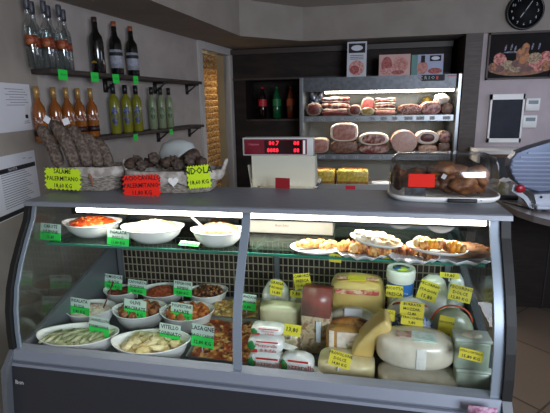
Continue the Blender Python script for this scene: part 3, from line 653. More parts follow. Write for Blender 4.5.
# ================================================================== BOWLS OF FOOD
def oval(a, b_, n, p=2.0, pinch=.05):
    out = []
    for k in range(n):
        t = 2*PI*k/n; c, s = math.cos(t), math.sin(t); e = 1+pinch*abs(c)**6
        out.append((a*c*e, b_*s*(1-.03*abs(c)**3)))
    return out
def bowl_mesh(a, b_, h):
    b = MB(); n = 40; R = []
    for s, z in ((.58, 0), (.70, .010), (.85, h*.45), (.94, h*.8), (1.0, h), (1.035, h+.002), (1.03, h-.003), (.96, h-.006), (.88, h*.7), (.76, h*.35), (.55, .01)):
        row = []
        for k, (x, y) in enumerate(oval(a, b_, n)):
            t = 2*PI*k/n; lift = 1+.09*abs(math.cos(t))**4*(z/h)
            row.append(V(x*s, y*s, z*lift))
        R.append(row)
    b.rings(R); return b
def bowl(pl, pr, py, h, z0, label, group, ratio=.82, rot=None):
    """pl..pr pixel span of the rim at height py"""
    L = at(pl, py, Z=z0+h); R_ = at(pr, py, Z=z0+h); c = (L+R_)/2; a = (R_-L).length/2/1.075; ang = math.atan2(R_.y-L.y, R_.x-L.x) if rot is None else rot
    o = bowl_mesh(a, a*ratio, h).build('serving_bowl', 'white_melamine'); o.location = (c.x, c.y, z0+.0008); o.rotation_euler.z = ang
    tag(o, label, 'bowl', group); return o, a, a*ratio, h
def mound(name, label, cat, bw, mats, n, size, kind='blob', rise=.012, seed=1, amp=.35, mixed=None, lift=0):
    o, a, b_, h = bw; rr = random.Random(seed); m = MB(); a2, b2 = a*.86, b_*.82; zb = h*.80+lift*.5; rise = rise*1.25+lift
    # base of the heap
    R = []
    for s, z in ((.78, h*.42), (.97, zb), (.9, zb+rise*.4), (.6, zb+rise*.85), (.25, zb+rise)):
        R.append([V(x*s*.88, y*s*.86, z+.002*noise.noise(Vector((x*60*s, y*60*s, seed)))) for x, y in oval(a, b_, 28, pinch=.0)])
    m.rings(R)
    for i in range(n):
        t = rr.uniform(0, 2*PI); q = math.sqrt(rr.random())*.9; x, y = a2*q*math.cos(t), b2*q*math.sin(t); z = zb+rise*(1-q*q)+size*.15+(.0)
        mi = rr.randrange(len(mats)) if mixed is None else rr.choices(range(len(mats)), mixed)[0]
        M3 = Matrix.Rotation(rr.uniform(0, PI), 3, 'Z') @ Matrix.Rotation(rr.uniform(-.6, .6), 3, 'X')
        s = size*rr.uniform(.7, 1.25)
        if kind == 'blob': m.blob((x, y, z), (s, s*.8, s*.6), amp, 1.6, 1 if n > 70 else 2, mi=mi, mtx=M3)
        elif kind == 'dice': m.box(-s*.5, s*.5, -s*.4, s*.4, -s*.3, s*.3, mi=mi, mtx=Matrix.Translation((x, y, z)) @ M3.to_4x4())
        elif kind == 'strip':
            L = s*1.6; pts = [M3 @ V(-L+2*L*k/4, .2*s*math.sin(k+i), .15*s*math.sin(k*1.3)) + V(x, y, z) for k in range(5)]
            m.tube(pts, s*.28, 5, mi)
    f = m.build(name, mats); f.location = o.location+V(0, 0, .0006); f.rotation_euler = o.rotation_euler; stuff(f); tag(f, label, cat); return f
U = 'white oval bowls on the glass shelf'; Lw = 'white oval bowls on the lower deck'
# food colours
mat('carrot1', '#d0501a', '#a8360e', 60, .35); mat('carrot2', '#dc742a', rough=.35); mat('carrot3', '#a8360e', rough=.4)
mat('cream1', '#d8c898', '#bca872', 40, .4); mat('cream2', '#e4dcc4', rough=.4); mat('herb', '#5d6a38', '#3c4a22', 50, .5)
mat('sea1', '#a08660', '#7c6242', 50, .4); mat('sea2', '#6a4a34', rough=.4); mat('sea3', '#b89c6c', rough=.4); mat('sea4', '#6a5a50', rough=.4)
mat('zuc1', '#a9b288', '#66703e', 30, .4); mat('zuc2', '#bcbc9c', '#8f9468', 30, .4); mat('zuc3', '#4f4a28', rough=.4)
mat('rus1', '#e8dccb', '#d8c2ac', 40, .4); mat('rus2', '#e0a592', rough=.4); mat('rus3', '#a6b07a', rough=.4); mat('rus4', '#f2eee4', rough=.4)
mat('sun1', '#7e2f18', '#5a1f10', 50, .35); mat('sun2', '#97401f', rough=.35)
mat('ball', '#a5653c', '#784426', 35, .35, bump=.3); mat('ball_orange', '#cc7634', '#ac5824', 30, .35, bump=.3)
mat('oil_brown', '#6e3a1c', '#8c5426', 50, .3); mat('olive_brown', '#7a4420', '#4c2812', 40, .3); mat('olive_gold', '#a8703a', rough=.3)
mat('sal1', '#a84e2c', '#8a3a20', 45, .35); mat('sal2', '#bb6238', rough=.35)
mat('ton1', '#cfc08a', '#b5a268', 20, .35, bump=.3); mat('ton2', '#d8cc9e', rough=.4)

bw = bowl(63.5, 121.5, 222, .050, GZ, 'white oval bowl of carrot salad, left end of the glass shelf', U, ratio=.72); mound('carrot_salad', 'orange chopped carrot salad heaped in the left bowl on glass shelf', 'food', bw, ['carrot1', 'carrot2', 'carrot3'], 120, .0085, rise=.016, seed=2, lift=.003)
bw = bowl(122, 184, 227, .050, GZ, 'white oval bowl of creamy salad, second on the glass shelf', U, ratio=.72); mound('creamy_salad', 'pale creamy salad in the middle bowl on the glass shelf', 'food', bw, ['cream1', 'cream2', 'herb'], 90, .008, rise=.014, seed=3, mixed=[5, 4, 1.2], lift=.008)
bw = bowl(191, 245, 230, .052, GZ, 'white oval bowl of seafood salad with a spoon, on glass shelf', U, ratio=.72); mound('seafood_salad', 'beige and brown chopped seafood salad in the third shelf bowl', 'food', bw, ['sea1', 'sea2', 'sea3', 'sea4'], 150, .0065, rise=.016, seed=4, mixed=[3, 3, 3, 2], lift=.008)
o, a, b_, h = bw
b = MB(); b.tube([(-a*.35, 0, h*.8), (-a*.75, .02, h*1.25), (-a*1.15, .045, h*1.65)], [.004, .0035, .005], 8); b.blob((-a*.25, 0, h*.72), (.016, .01, .004), 0, sub=2); sp = b.build('serving_spoon', 'white_plastic'); sp.location = o.location; sp.rotation_euler = o.rotation_euler; tag(sp, 'white spoon standing in the seafood salad bowl', 'spoon')

BH = .074
bw = bowl(38, 118.5, 334, BH, DZ, 'largest white oval bowl, front left, of stuffed zucchini rolls', Lw, ratio=.58)
f = mound('zucchini_salad', 'green and white chopped filling around the zucchini rolls', 'food', bw, ['zuc2', 'zuc3', 'zuc1'], 110, .0065, rise=.008, seed=5, mixed=[3, 1.3, 3])
o, a, b_, h = bw
rr = random.Random(4); pr_ = None
for i in range(9):
    b = MB(); u = -.70+1.40*i/8; L = b_*.62; ang = .5+rr.uniform(-.3, .3)
    pts = [V((k-1.5)/1.5*L*math.sin(ang), (k-1.5)/1.5*L*math.cos(ang), .003*math.sin(k*1.6)) for k in range(4)]
    b.tube(pts, [.005, .008, .008, .005], 8, i % 2); r = b.build('zucchini_roll', ['zuc1', 'zuc2']); c = Matrix.Rotation(o.rotation_euler.z, 3, 'Z') @ V(u*a, b_*rr.uniform(-.15, .15), 0)
    r.location = o.location+c+V(0, 0, h*.95); r.rotation_euler.z = o.rotation_euler.z; tag(r, 'pale green stuffed zucchini roll in the front left bowl', 'food', 'zucchini rolls in the front left bowl')
bw = bowl(66, 115, 308, BH-.004, DZ, 'white oval bowl of pale russian salad behind the front left bowl', Lw); mound('russian_salad', 'pale pink and white diced russian salad', 'food', bw, ['rus1', 'rus2', 'rus3', 'rus4'], 170, .0075, 'dice', rise=.014, seed=6, mixed=[4, 2, .8, 4])
o, a, b_, h = bw
b = MB(); b.tube([(a*.5, 0, h*.7), (a*.66, .03, h*1.5), (a*.8, .06, h*2.3)], [.003, .003, .004], 8, 0); b.blob((a*.45, -.0, h*.7), (.014, .01, .004), 0, sub=2); sp = b.build('serving_spoon', mat('brown_handle', '#5a3a28', rough=.4)); sp.location = o.location; tag(sp, 'dark handled spoon standing in the russian salad', 'spoon')
bw = bowl(104, 138, 290, .064, DZ, 'white oval bowl of dark red dried tomatoes, back left', Lw); mound('dried_tomatoes', 'dark red dried tomatoes in oil, back left bowl', 'food', bw, ['sun1', 'sun2'], 110, .0075, rise=.010, seed=7)
bw4 = bowl(113, 167, 309, .072, DZ, 'white oval bowl of dark brown meatballs, second row', Lw)
bw = bowl(112, 190.5, 341, BH, DZ, 'white oval bowl of creamy beige slices, front row beside the lasagne', Lw, ratio=.62)
mound('creamy_sauce', 'beige sauce under the creamy slices in the front bowl', 'food', bw, ['ton1', 'herb'], 26, .004, rise=.006, seed=8)
o, a, b_, h = bw; rr = random.Random(9)
for i in range(16):
    b = MB(); q = math.sqrt((i+.5)/16)*.74; t = i*2.4
    b.blob((0, 0, 0), (.026*rr.uniform(.8, 1.1), .018, .008), .4, 1.6, 3); r = b.build('creamy_slice', 'ton1' if i % 2 else 'ton2'); c = Matrix.Rotation(o.rotation_euler.z, 3, 'Z') @ V(a*q*math.cos(t), b_*q*math.sin(t), 0)
    r.location = o.location+c+V(0, 0, h*.95+.006*(1-q)); r.rotation_euler = (rr.uniform(-.3, .3), rr.uniform(-.3, .3), rr.uniform(0, 3)); tag(r, 'creamy beige slice in the front middle bowl', 'food', 'creamy slices in the front bowl')
bw = bowl(140, 185, 290, .064, DZ, 'white oval bowl of chopped reddish salad, middle of back row', Lw, ratio=.84); mound('red_salad', 'finely chopped reddish orange salad, middle of the back row', 'food', bw, ['sal1', 'sal2'], 150, .0065, rise=.016, seed=10)
bw7 = bowl(160, 214.5, 311, .072, DZ, 'white oval bowl of orange fried balls, second row', Lw, ratio=.82)
bw8 = bowl(187, 228, 291, .066, DZ, 'white oval bowl of glossy brown olives, right end of back row', Lw, ratio=.84)
def balls(bwx, n, r, m, name, label, cat, group, seed, lump=.12):
    o, a, b_, h = bwx; rr = random.Random(seed); pts = []
    rings_ = [(0, 1), (.38, 6), (.74, 12)] if n >= 19 else [(0, 1), (.36, 5), (.72, 10)]
    proto = None
    for q, k in rings_:
        for i in range(k):
            t = 2*PI*i/k+q*2; x, y = a*.92*q*math.cos(t), b_*.92*q*math.sin(t); z = h*.80+r*.35+.012*(1-q)
            if proto is None:
                b = MB(); b.blob((0, 0, 0), r, lump, 1.8, 3); c = b.build(name, m); proto = c
            else: c = proto.copy(); COL.objects.link(c)
            s = rr.uniform(.88, 1.1); c.scale = (s, s*rr.uniform(.9, 1.05), s*.92); c.rotation_euler = (rr.random()*3, rr.random()*3, rr.random()*3)
            c.location = o.location+(Matrix.Rotation(o.rotation_euler.z, 3, 'Z') @ V(x, y, z)); tag(c, label, cat, group)
    b = MB(); b.rings([[V(x*s, y*s, z) for x, y in oval(a, b_, 28, pinch=0)] for s, z in ((.62, h*.3), (.84, h*.68), (.3, h*.72))]); f = b.build('oil_sauce', 'oil_brown'); f.location = o.location+V(0, 0, .0006); f.rotation_euler = o.rotation_euler; tag(f, 'brown oil under the %s' % group.split(' in ')[0], 'sauce'); stuff(f)
balls(bw4, 16, .0185, 'ball', 'meatball', 'dark brown meatball in the second row bowl', 'food', 'dark meatballs in the second row', 1)
balls(bw7, 16, .0185, 'ball_orange', 'fried_ball', 'orange brown fried ball in the second row bowl', 'food', 'orange fried balls in the second row', 2, .2)
balls(bw8, 19, .0125, 'olive_brown', 'seasoned_olive', 'glossy brown olive in the back row bowl', 'food', 'seasoned olives in the back row', 3, .2)
o, a, b_, h = bw8
m = MB(); rr = random.Random(5)
for i in range(60):
    t = rr.uniform(0, 2*PI); q = math.sqrt(rr.random())*.8; m.blob((a*q*math.cos(t), b_*q*math.sin(t), h*.98+.012*(1-q*q)), .006, .4, 1.5, 1, mi=rr.randrange(2))
f = m.build('olive_seasoning', ['olive_gold', 'olive_brown']); f.location = o.location; tag(f, 'chopped golden seasoning scattered over the brown olives', 'food'); stuff(f)

# baking trays: lasagne in front, yellow pasta behind
def tray(name, P, h, label, foodname, foodlabel, mats, n, size, seed, mixed, rise=.012):
    c = sum(P, V(0, 0, 0))/4; t = thing(name, label, 'tray', (c.x, c.y, DZ+.001))
    Q = [p-c for p in P]
    def ring(s, z): return [V(q.x*s, q.y*s, z) for q in Q]
    b = MB(); b.rings([ring(.92, 0), ring(1, h), ring(1.03, h+.002), ring(1.03, h-.002), ring(.98, h-.004), ring(.90, .004)]); b.build('foil_tray', mat('foil', '#a8a8a4', rough=.3, metal=.6), t, flat=True)
    m = MB(); N = 26; rr = random.Random(seed); G = []
    for i in range(N+1):
        row = []
        for j in range(N+1):
            u, v = i/N, j/N; p = (Q[0]*(1-u)+Q[1]*u)*(1-v)+(Q[3]*(1-u)+Q[2]*u)*v; p = p*.94
            row.append(m.b.verts.new((p.x, p.y, h*.8+rise*noise.noise(Vector((p.x*28, p.y*28, seed)))+.004*noise.noise(Vector((p.x*90, p.y*90, seed))))))
        G.append(row)
    for i in range(N):
        for j in range(N): m.face([G[i][j], G[i+1][j], G[i+1][j+1], G[i][j+1]], 0)
    for i in range(n):
        u, v = rr.uniform(.04, .96), rr.uniform(.04, .96); p = ((Q[0]*(1-u)+Q[1]*u)*(1-v)+(Q[3]*(1-u)+Q[2]*u)*v)*.92; s = size*rr.uniform(.6, 1.4)
        m.blob((p.x, p.y, h*.82+rise*noise.noise(Vector((p.x*28, p.y*28, seed)))), (s, s*.8, s*.35), .4, 1.5, 1, mi=rr.choices(range(len(mats)), mixed)[0], mtx=Matrix.Rotation(rr.uniform(0, 3), 3, 'Z'))
    f = m.build(foodname, mats); f.location = t.location+V(0, 0, .003); tag(f, foodlabel, 'food'); stuff(f); return t
def q4(*px): return [V(at(x, y, Z=DZ+.035).x, at(x, y, Z=DZ+.035).y, 0) for x, y in px]
tray('baking_tray', q4((187, 356), (252, 364), (258, 321), (208, 318)), .036, 'foil tray holding the lasagne behind the centre post', 'lasagne', 'tray of lasagne with browned meat sauce patches', [mat('las_base', '#d09a60', '#8a3c1c', 26, .35, lo=.44, hi=.56, c3='#b0662e'), mat('las_red', '#93401f', rough=.3), mat('las_cheese', '#d6b070', '#c08a4a', 30, .35), mat('las_brown', '#4e2412', rough=.4)], 130, .011, 3, [1, 4, 3, 2.5])
tray('baking_tray', q4((207, 316), (258, 319), (262, 299), (217, 298)), .036, 'foil tray holding the yellow pasta bake behind the lasagne', 'pasta_bake', 'pale yellow pasta bake with golden crumbs', [mat('pas_base', '#d2ae6a', '#b4843e', 40, .4), mat('pas_gold', '#cf9a4a', rough=.4), mat('pas_pale', '#e2c98c', rough=.4), mat('pas_red', '#9a4a2a', rough=.4)], 120, .009, 6, [2, 3, 4, .6])

# ================================================================== PRICE TAGS
mat('peg_clear', '#d9dcdc', rough=.2)
def tagcard(px0, py0, px1, py1, Y, lines, label, group, kind='green', tilt=-.2, rz=0, roll=0, support=None, lay=None):
    """card facing the customer; px box at depth Y"""
    XL, XR, zb, zt = bb(px0, py0, px1, py1, Y); W, H = (XR-XL)/2, (zt-zb)/2
    t = thing('price_tag', label, 'price tag', ((XL+XR)/2, Y, (zb+zt)/2), group=group)
    t.rotation_euler = (PI/2+tilt, roll, -.15+rz)
    b = MB()
    if kind == 'burst':
        n = 11; pts = []
        def edge(x0, y0, x1, y1, k):
            for i in range(k):
                for (f, o) in ((i/k, 1.0), ((i+.5)/k, .86)):
                    x, y = x0+(x1-x0)*f, y0+(y1-y0)*f; pts.append((x*o if x0 == x1 else x, y*o if y0 == y1 else y))
        edge(-W, -H, W, -H, 9); edge(W, -H, W, H, 5); edge(W, H, -W, H, 9); edge(-W, H, -W, -H, 5); b.prism(pts, -.0012, 0, 'z')
        b.build('card', 'burst_yellow' if label.startswith('yellow') else 'burst_red', t, flat=True)
    elif kind == 'green':
        b.box(-W, W, -H, -H*.02, -.001, 0, mi=0); b.box(-W, W, -H*.02, H, -.001, 0, mi=1); b.build('card', ['tag_green', mat('tag_pale', '#d4eadb', rough=.6)], t, flat=True)
    else:
        b.box(-W, W, -H, H, -.001, 0); b.build('card', {'yellow': 'tag_yellow', 'red': 'tag_red'}[kind], t, flat=True)
    if lines:
        n = len(lines); out = []
        for i, s in enumerate(lines):
            sz = min(2*H/n*.82, 2*W*.92/(len(s)*.56)); out.append((s, sz, 0, H-(i+.5)*2*H/n*.96-.02*H))
        lettering('written_text', out, 'ink', [k for k in COL.objects if k.parent == t][0], (0, 0, .0006), bold=.018)
    if support:
        b = MB(); b.tube([(0, -H*.6, -.002), (0, -H-support, -.004)], .0022, 6); b.build('peg', 'peg_clear', t)
    return t
GG = 'green price tags in the salad bowls'
def ylow(py, Zs):  # depth of a tag foot standing in food at that pixel
    return at(150, py, Z=Zs).y
# glass-shelf tags
tagcard(39, 224, 62, 240, 1.345, ['CAROTE', 'JULIENNE', '15,80'], 'green price tag at the far left end of the glass shelf', GG)
tagcard(106, 230, 130, 245.5, 1.318, ['INSALATA', 'POLLO', '13,80 KG'], 'green price tag between the carrot bowl and creamy salad bowl', GG)
tagcard(179, 240.5, 200, 246.5, 1.318, ['14,80 KG'], 'green price tag lying low beside the seafood bowl', GG, tilt=-1.1)
zf = DZ+.05
def low(x0, y0, x1, y1, lines, label, kind='green', Y=None, **k):
    Yf = Y if Y else at((x0+x1)/2, y1+3, Z=zf).y
    return tagcard(x0, y0, x1, y1, Yf, lines, label, GG if kind == 'green' else 'yellow price tags among the cheeses', kind=kind, support=k.pop('support', .018), **k)
low(68, 299, 90.5, 314, ['INSALATA', 'RUSSA', '9,80 KG'], 'green price tag in the russian salad reading INSALATA RUSSA')
low(88, 318, 110, 336, ['CANNELLONI', 'PARMIGIANA', '11,80'], 'green price tag in the zucchini roll bowl')
low(103.5, 275, 123, 289, ['POMODORI', 'SECCHI', '14,80 KG'], 'green price tag in the dried tomato bowl, back left')
low(127, 280.5, 147, 293.5, ['CAPONATA', 'SICILIANA', '9,80 KG'], 'green price tag between dried tomatoes and red salad')
low(123, 300.5, 147, 317, ['OLIVE', 'MACERATE', '13,80 KG'], 'green price tag in the dark meatball bowl')
low(173, 281.5, 192.5, 295.5, ['PEPERONI', 'RIPIENI', '9,80 KG'], 'green price tag between the red salad and brown olives')
low(170, 304, 193, 320, ['POLPETTINE', 'PATATE', '13,80 KG'], 'green price tag in the orange fried ball bowl')
low(158.5, 325, 181, 343, ['VITELLO', 'TONNATO', '19,80 KG'], 'green price tag in the creamy slice bowl reading VITELLO TONNATO')
low(190.5, 326, 214.5, 346, ['LASAGNE', 'RAGU CARNE', '12,80 KG'], 'green price tag in the lasagne reading LASAGNE')
low(237, 294.5, 256.5, 309.5, ['MELANZANE', 'PARMIGIANA', '10,80'], 'green price tag in the pasta bake right of the post')

# ================================================================== CHEESES AND PACKS ON THE DECK
def fit(x0, y0, x1, y1, Yc, ratio=.6):
    cx, cy = (x0+x1)/2, (y0+y1)/2; c = at(cx, cy, Y=Yc); w = (at(x1, cy, Y=Yc)-at(x0, cy, Y=Yc)).length
    up = (at(cx, y0, Y=Yc)-at(cx, y1, Y=Yc)).length; g = math.atan2(CAM.z-c.z, Yc)
    H = up*math.cos(g)  # height of the silhouette across the view
    ry = w/2*ratio; h = max(.012, (H-2*ry*math.sin(g)*.85)/math.cos(g)); return c, w/2, ry, h
def slug(name, label, cat, box, Yc, ratio, m, p=2.6, pz=2.4, group=None, amp=.03, drop=False, parts=None, rz=0, taper=0):
    """soft rounded solid filling the pixel box at depth Yc"""
    c, rx, ry, h = fit(*box, Yc, ratio)
    z0 = c.z-h/2; z1 = c.z+h/2
    if drop or z0 < DZ: z0 = DZ+.001
    h = z1-z0; t = thing(name, label, cat, (c.x, Yc, z0), group=group, rz=rz)
    b = MB(); R = []; n = 32; off = Vector((c.x*7, Yc*5, 1))
    for i in range(13):
        u = -1+2*i/12; s = (1-abs(u)**pz)**(1/pz) if abs(u) < 1 else .25; s = max(s, .3 if abs(u) == 1 else s); z = h/2+h/2*u; row = []
        s *= 1-taper*(u+1)/2
        for k in range(n):
            a = 2*PI*k/n; cs, sn = math.cos(a), math.sin(a); q = (abs(cs)**p+abs(sn)**p)**(-1/p)
            v = V(rx*s*q*cs, ry*s*q*sn, z); nz = noise.noise(v*22+off)*amp; v.x *= 1+nz; v.y *= 1+nz; row.append(v)
        R.append(row)
    b.rings(R); b.build('body' if parts is None else parts, m, t); t['_s'] = 0; del t['_s']
    return t, rx, ry, h
mat('wrap_cheese', '#ddd5c2', '#cdc3ae', 18, .25, spec=.8, bump=.15); mat('wrap_white', '#cfcfc6', '#e6e4dc', 22, .2, spec=.9, bump=.3)
mat('gouda', '#d8bd78', '#cdae66', 12, .3, bump=.08); mat('gouda_rind', '#b88a48', '#a8763a', 14, .35)
mat('red_print', '#c02a26', rough=.4); mat('blue_print', '#2a5aa8', rough=.4); mat('green_print', '#1f7a3a', rough=.4)
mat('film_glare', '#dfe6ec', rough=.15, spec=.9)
GC = 'cheese wheels and blocks on the deck'
# two pale wheels front right
t, rx, ry, h = slug('round_cheese', 'lower pale wrapped cheese wheel at the front right, under another', 'cheese', (377, 358, 458, 398), 1.25, .62, 'wrap_cheese', p=2.7, pz=4.5, group='pale wrapped cheese wheels', drop=True, parts='cheese_body')
ztop = at(415, 376, Y=1.175).z
def band(t, x0, x1, rx, ry, h, m, nm, p=2.3, pz=2.8, g=1.012):
    b = MB(); R = []; n = 10
    for i in range(2, 11):
        u = -1+2*i/12; s = max((1-abs(u)**pz)**(1/pz), .3); row = []
        for k in range(n+1):
            x = x0+(x1-x0)*k/n; c = min(abs(x)/(s), .999); y = -(1-c**p)**(1/p)*s; row.append(V(x*rx*g, y*ry*g-.001, h/2+h/2*u*g))
        R.append(row)
    b.rings(R, cap0=False, cap1=False, close=False); return b.build(nm, m, t)
band(t, -.12, .12, rx, ry, h, 'wrap_white', 'film_seam')
c, rx2, ry2, h2 = fit(375.5, 329, 453, 373, 1.25, .62)
t2 = thing('round_cheese', 'upper pale wrapped cheese wheel at the front right, clear label on top', 'cheese', (c.x, 1.25, ztop+.001), group='pale wrapped cheese wheels')
b = MB(); R = []; n = 32; h2 = max(.06, at(414, 333, Y=1.25).z-ztop)
for i in range(13):
    u = -1+2*i/12; s = max((1-abs(u)**4)**(1/4), .5); row = []
    for k in range(n):
        a = 2*PI*k/n; cs, sn = math.cos(a), math.sin(a); q = (abs(cs)**2.3+abs(sn)**2.3)**(-1/2.3); row.append(V(rx2*s*q*cs, ry2*s*q*sn, h2/2+h2/2*u))
    R.append(row)
b.rings(R); b.build('cheese_body', 'wrap_cheese', t2)
band(t2, -.02, .22, rx2, ry2, h2, 'wrap_white', 'film_seam', pz=4)
b = MB(); b.box(-.01, .055, -.035, .01, h2-.002, h2+.001, mtx=Matrix.Rotation(-.15, 4, 'Z')); b.box(-.01, .055, -.045, -.033, h2-.005, h2-.001); b.build('round_label', mat('label_aqua', '#b9d6c8', '#dfe9e4', 60, .3), t2, flat=True)
b = MB(); b.box(-.055, -.012, -.03, .005, h2-.002, h2+.0008); b.build('red_label', mat('label_rosy', '#a8635a', '#c9b0a0', 40, .4), t2, flat=True)
# frosted tubs at the far right
mat('frost', '#c3d0be', '#b3c4b0', 20, .3, spec=.7)
def tub(box, Yc, label, ratio, hcol, lid=True, drop=False, zb=None):
    c, rx, ry, h = fit(*box, Yc, ratio); z0 = zb if zb is not None else (DZ+.001 if drop else c.z-h/2); h = c.z+h/2-z0
    t = thing('frosted_tub', label, 'tub', (c.x, Yc, z0), group='frosted cheese tubs')
    b = MB(); b.box(-rx*.94, rx*.94, -ry, ry, 0, h*.92, .008); b.build('tub_body', hcol, t)
    if lid: b = MB(); b.box(-rx, rx, -ry*1.04, ry*1.04, h*.88, h, .004); b.build('tub_lid', mat('frost_lid', '#ccd6cc', rough=.25), t)
    return t, rx, ry, h, z0
t, rx, ry, h, z0 = tub((453, 360, 490, 392), 1.24, 'lower pale green frosted tub stacked at the right end', .6, 'frost', drop=True)
t, rx, ry, h, z1_ = tub((452, 330, 489, 366), 1.24, 'upper pale green frosted tub with yellow tag at right end', .6, 'frost', zb=z0+h)
b = MB(); b.blob((0, -ry*.2, h*1.0), (rx*.55, ry*.5, .008), .2, 2, 3); b.build('lid_content', 'cream2', t)
# yellow wedge group at the centre
t, rx, ry, h = slug('cheese_block', 'cream cheese block lying at the front under the yellow tag', 'cheese', (318, 346, 374, 392), 1.25, .62, mat('cream_block', '#d9cba2', '#c9b888', 14, .3), p=4, pz=5, group=GC, drop=True, parts='cheese_body'); zt1 = t.location.z+h
P = [(-.045, 0), (.035, 0), (.042, .04), (.075, .08), (.10, .105), (.075, .135), (.035, .105), (.0, .07), (-.03, .035)]
cz = at(360, 352, Y=1.30)
t = thing('provolone_wedge', 'curved yellow brown provolone wedge leaning at the centre', 'cheese', (cz.x+.01, 1.29, zt1-.004), group=GC)
b = MB(); b.prism([(x*.85, z*.98) for x, z in P], -.045, .05, 'y'); o = b.build('cheese_body', 'gouda', t)
md = o.modifiers.new('bev', 'BEVEL'); md.width = .010; md.segments = 3; md.angle_limit = 1
t, rx, ry, h = slug('cut_cheese', 'cut cheese with brown rind and white inside, left of provolone', 'cheese', (326, 322, 360, 352), 1.33, .5, 'gouda_rind', p=6, pz=6, group=GC, parts='rind', drop=True)
b = MB(); b.box(-rx*.35, rx*.95, -ry-.003, -ry+.004, h*.35, h*.93, .003); b.box(-rx*.8, -rx*.5, -ry-.003, -ry+.004, h*.35, h*.95, .002); b.build('cut_face', mat('cut_white', '#e0d8c0', rough=.3), t)
b = MB(); b.blob((rx*.45, -ry-.004, h*.62), (.012, .006, .010), .1); b.build('soft_centre', 'cream2', t)
t, rx, ry, h = slug('sliced_cheese_tray', 'tray of orange and dark edged slices below the oval packet', 'cheese', (326, 314, 380, 327), 1.38, .35, mat('slices', '#b06a34', '#5a3a24', 20, .3, c3='#c08a4c'), group=GC, parts='slices', drop=True)
t, rx, ry, h = slug('oval_packet', 'pale oval packet with a white label, leaning on big cheese', 'packet', (327, 303, 380, 321), 1.44, .42, mat('packet_cream', '#d6d0bb', '#c4bea4', 16, .25, spec=.8), group='cheese packets on the deck', drop=True, parts='packet_body')
b = MB(); b.box(-.03, .03, -.0012, 0, -.017, .017); o = b.build('white_label', 'paper_white', t, flat=True); o.location = (0, -ry*.8, h*.93); o.rotation_euler.x = -.6
# big block
t, rx, ry, h = slug('large_cheese', 'large square yellow cheese with red and yellow label', 'cheese', (329.5, 268, 385, 308), 1.56, .75, 'gouda', p=4.5, pz=4, group=GC, drop=True, amp=.01, parts='cheese_body')
b = MB(); b.box(-rx*.72, rx*.72, -ry*.55, -ry*.25, h-.001, h+.0015); b.box(-rx*.75, rx*.75, -ry-.0015, -ry+.002, h*.80, h*.88); b.build('red_label', mat('label_redwhite', '#c0564a', '#e8c8a8', 60, .4), t, flat=True)
b = MB(); b.box(-rx*.34, rx*.30, -ry*.75, -ry*.2, h, h+.003); b.build('yellow_label', 'tag_yellow', t, flat=True)
# tub with blue label
c, rx, ry, h = fit(386, 262, 415, 302, 1.55, 1.0)
t = thing('ricotta_tub', 'round white tub with blue label and lid under glass shelf', 'tub', (c.x, 1.55, DZ+.001)); H = c.z+h/2-DZ; r = rx
b = MB(); b.lathe([(r*.8, 0), (r*.83, .003), (r*.94, H*.85), (r*.94, H*.9)], 30); b.build('tub_body', 'white_plastic', t)
b = MB(); b.lathe([(r, H*.84), (r, H*.94), (r*.95, H*.985), (r*.93, H*.97), (r*.1, H*.97)], 30, cap0=False); b.build('tub_lid', 'white_plastic', t)
b = MB(); b.lathe([(r*.895, H*.55), (r*.945, H*.80)], 30, cap0=False, cap1=False); b.build('blue_label', mat('label_blue', '#2a6ab8', '#2a6ab8', rough=.35), t)
b = MB(); b.lathe([(r*.3, H*.972), (r*.6, H*.978), (r*.1, H*.979)], 24); b.build('lid_print', mat('lid_print', '#b8cc3a', '#2a6ab8', 30, .4, lo=.48, hi=.52), [k for k in kids(t) if k.name.startswith('tub_lid')][0])
lettering('label_lettering', [('RICOTTA', .011, 0, 0)], 'paper_white', [k for k in kids(t) if k.name.startswith('blue_label')][0], (0, -r*.96, H*.68), (PI/2, 0, 0))
# white packet with red arc, blue patterned pack
t, rx, ry, h = slug('soft_cheese_packet', 'white soft cheese packet with a red arc below the tub', 'packet', (385, 294, 433, 316), 1.46, .5, 'wrap_white', group='cheese packets on the deck', drop=True, parts='packet_body')
b = MB(); b.tube([(rx*.7*math.cos(a), -ry*.5-.0*a, h*.9+ry*.0+.012*math.sin(a)) for a in [PI*k/12 for k in range(13)]], .0028, 6); o = b.build('red_arc', 'red_print', t)
b = MB(); b.blob((0, -ry*.5, h*.93), (rx*.3, .01, .004), 0); b.build('red_badge', 'red_print', t)
t, rx, ry, h = slug('blue_patterned_packet', 'blue and white patterned packet behind the pale wheels', 'packet', (386, 309, 436, 336), 1.375, .45, mat('blue_lace', '#2c4c94', '#b8c4dc', 70, .25, lo=.47, hi=.53, spec=.8), group='cheese packets on the deck', drop=True, parts='packet_body')
slug('wrapped_cheese', 'film wrapped white cheese left of another, below shelf right', 'cheese', (416, 272, 450, 305), 1.56, .55, 'wrap_white', p=3, group='cheese packets on the deck', drop=True, amp=.12, parts='packet_body')
slug('wrapped_cheese', 'film wrapped white cheese nearest the right side glass', 'cheese', (447, 272, 466, 306), 1.54, .6, mat('wrap_grey', '#a9b0ac', '#cfd4d0', 26, .2, bump=.4, spec=.9), p=3, group='cheese packets on the deck', drop=True, amp=.12, parts='packet_body')
t, rx, ry, h = slug('round_cheese_pack', 'round grey green cheese pack with an orange red rim', 'cheese', (428, 305, 474, 340), 1.39, .5, mat('wrap_green', '#aab096', '#8f9880', 20, .25, spec=.8), group='cheese packets on the deck', drop=True, parts='packet_body')
b = MB(); b.tube([(rx*.86*math.cos(a), -ry*.35+.0*a, h*.80+.03*math.sin(a)*h/.1) for a in [PI*(.02+.96*k/14) for k in range(15)]], .003, 6); b.build('orange_rim', mat('rim_orange', '#d0542c', rough=.4), t)
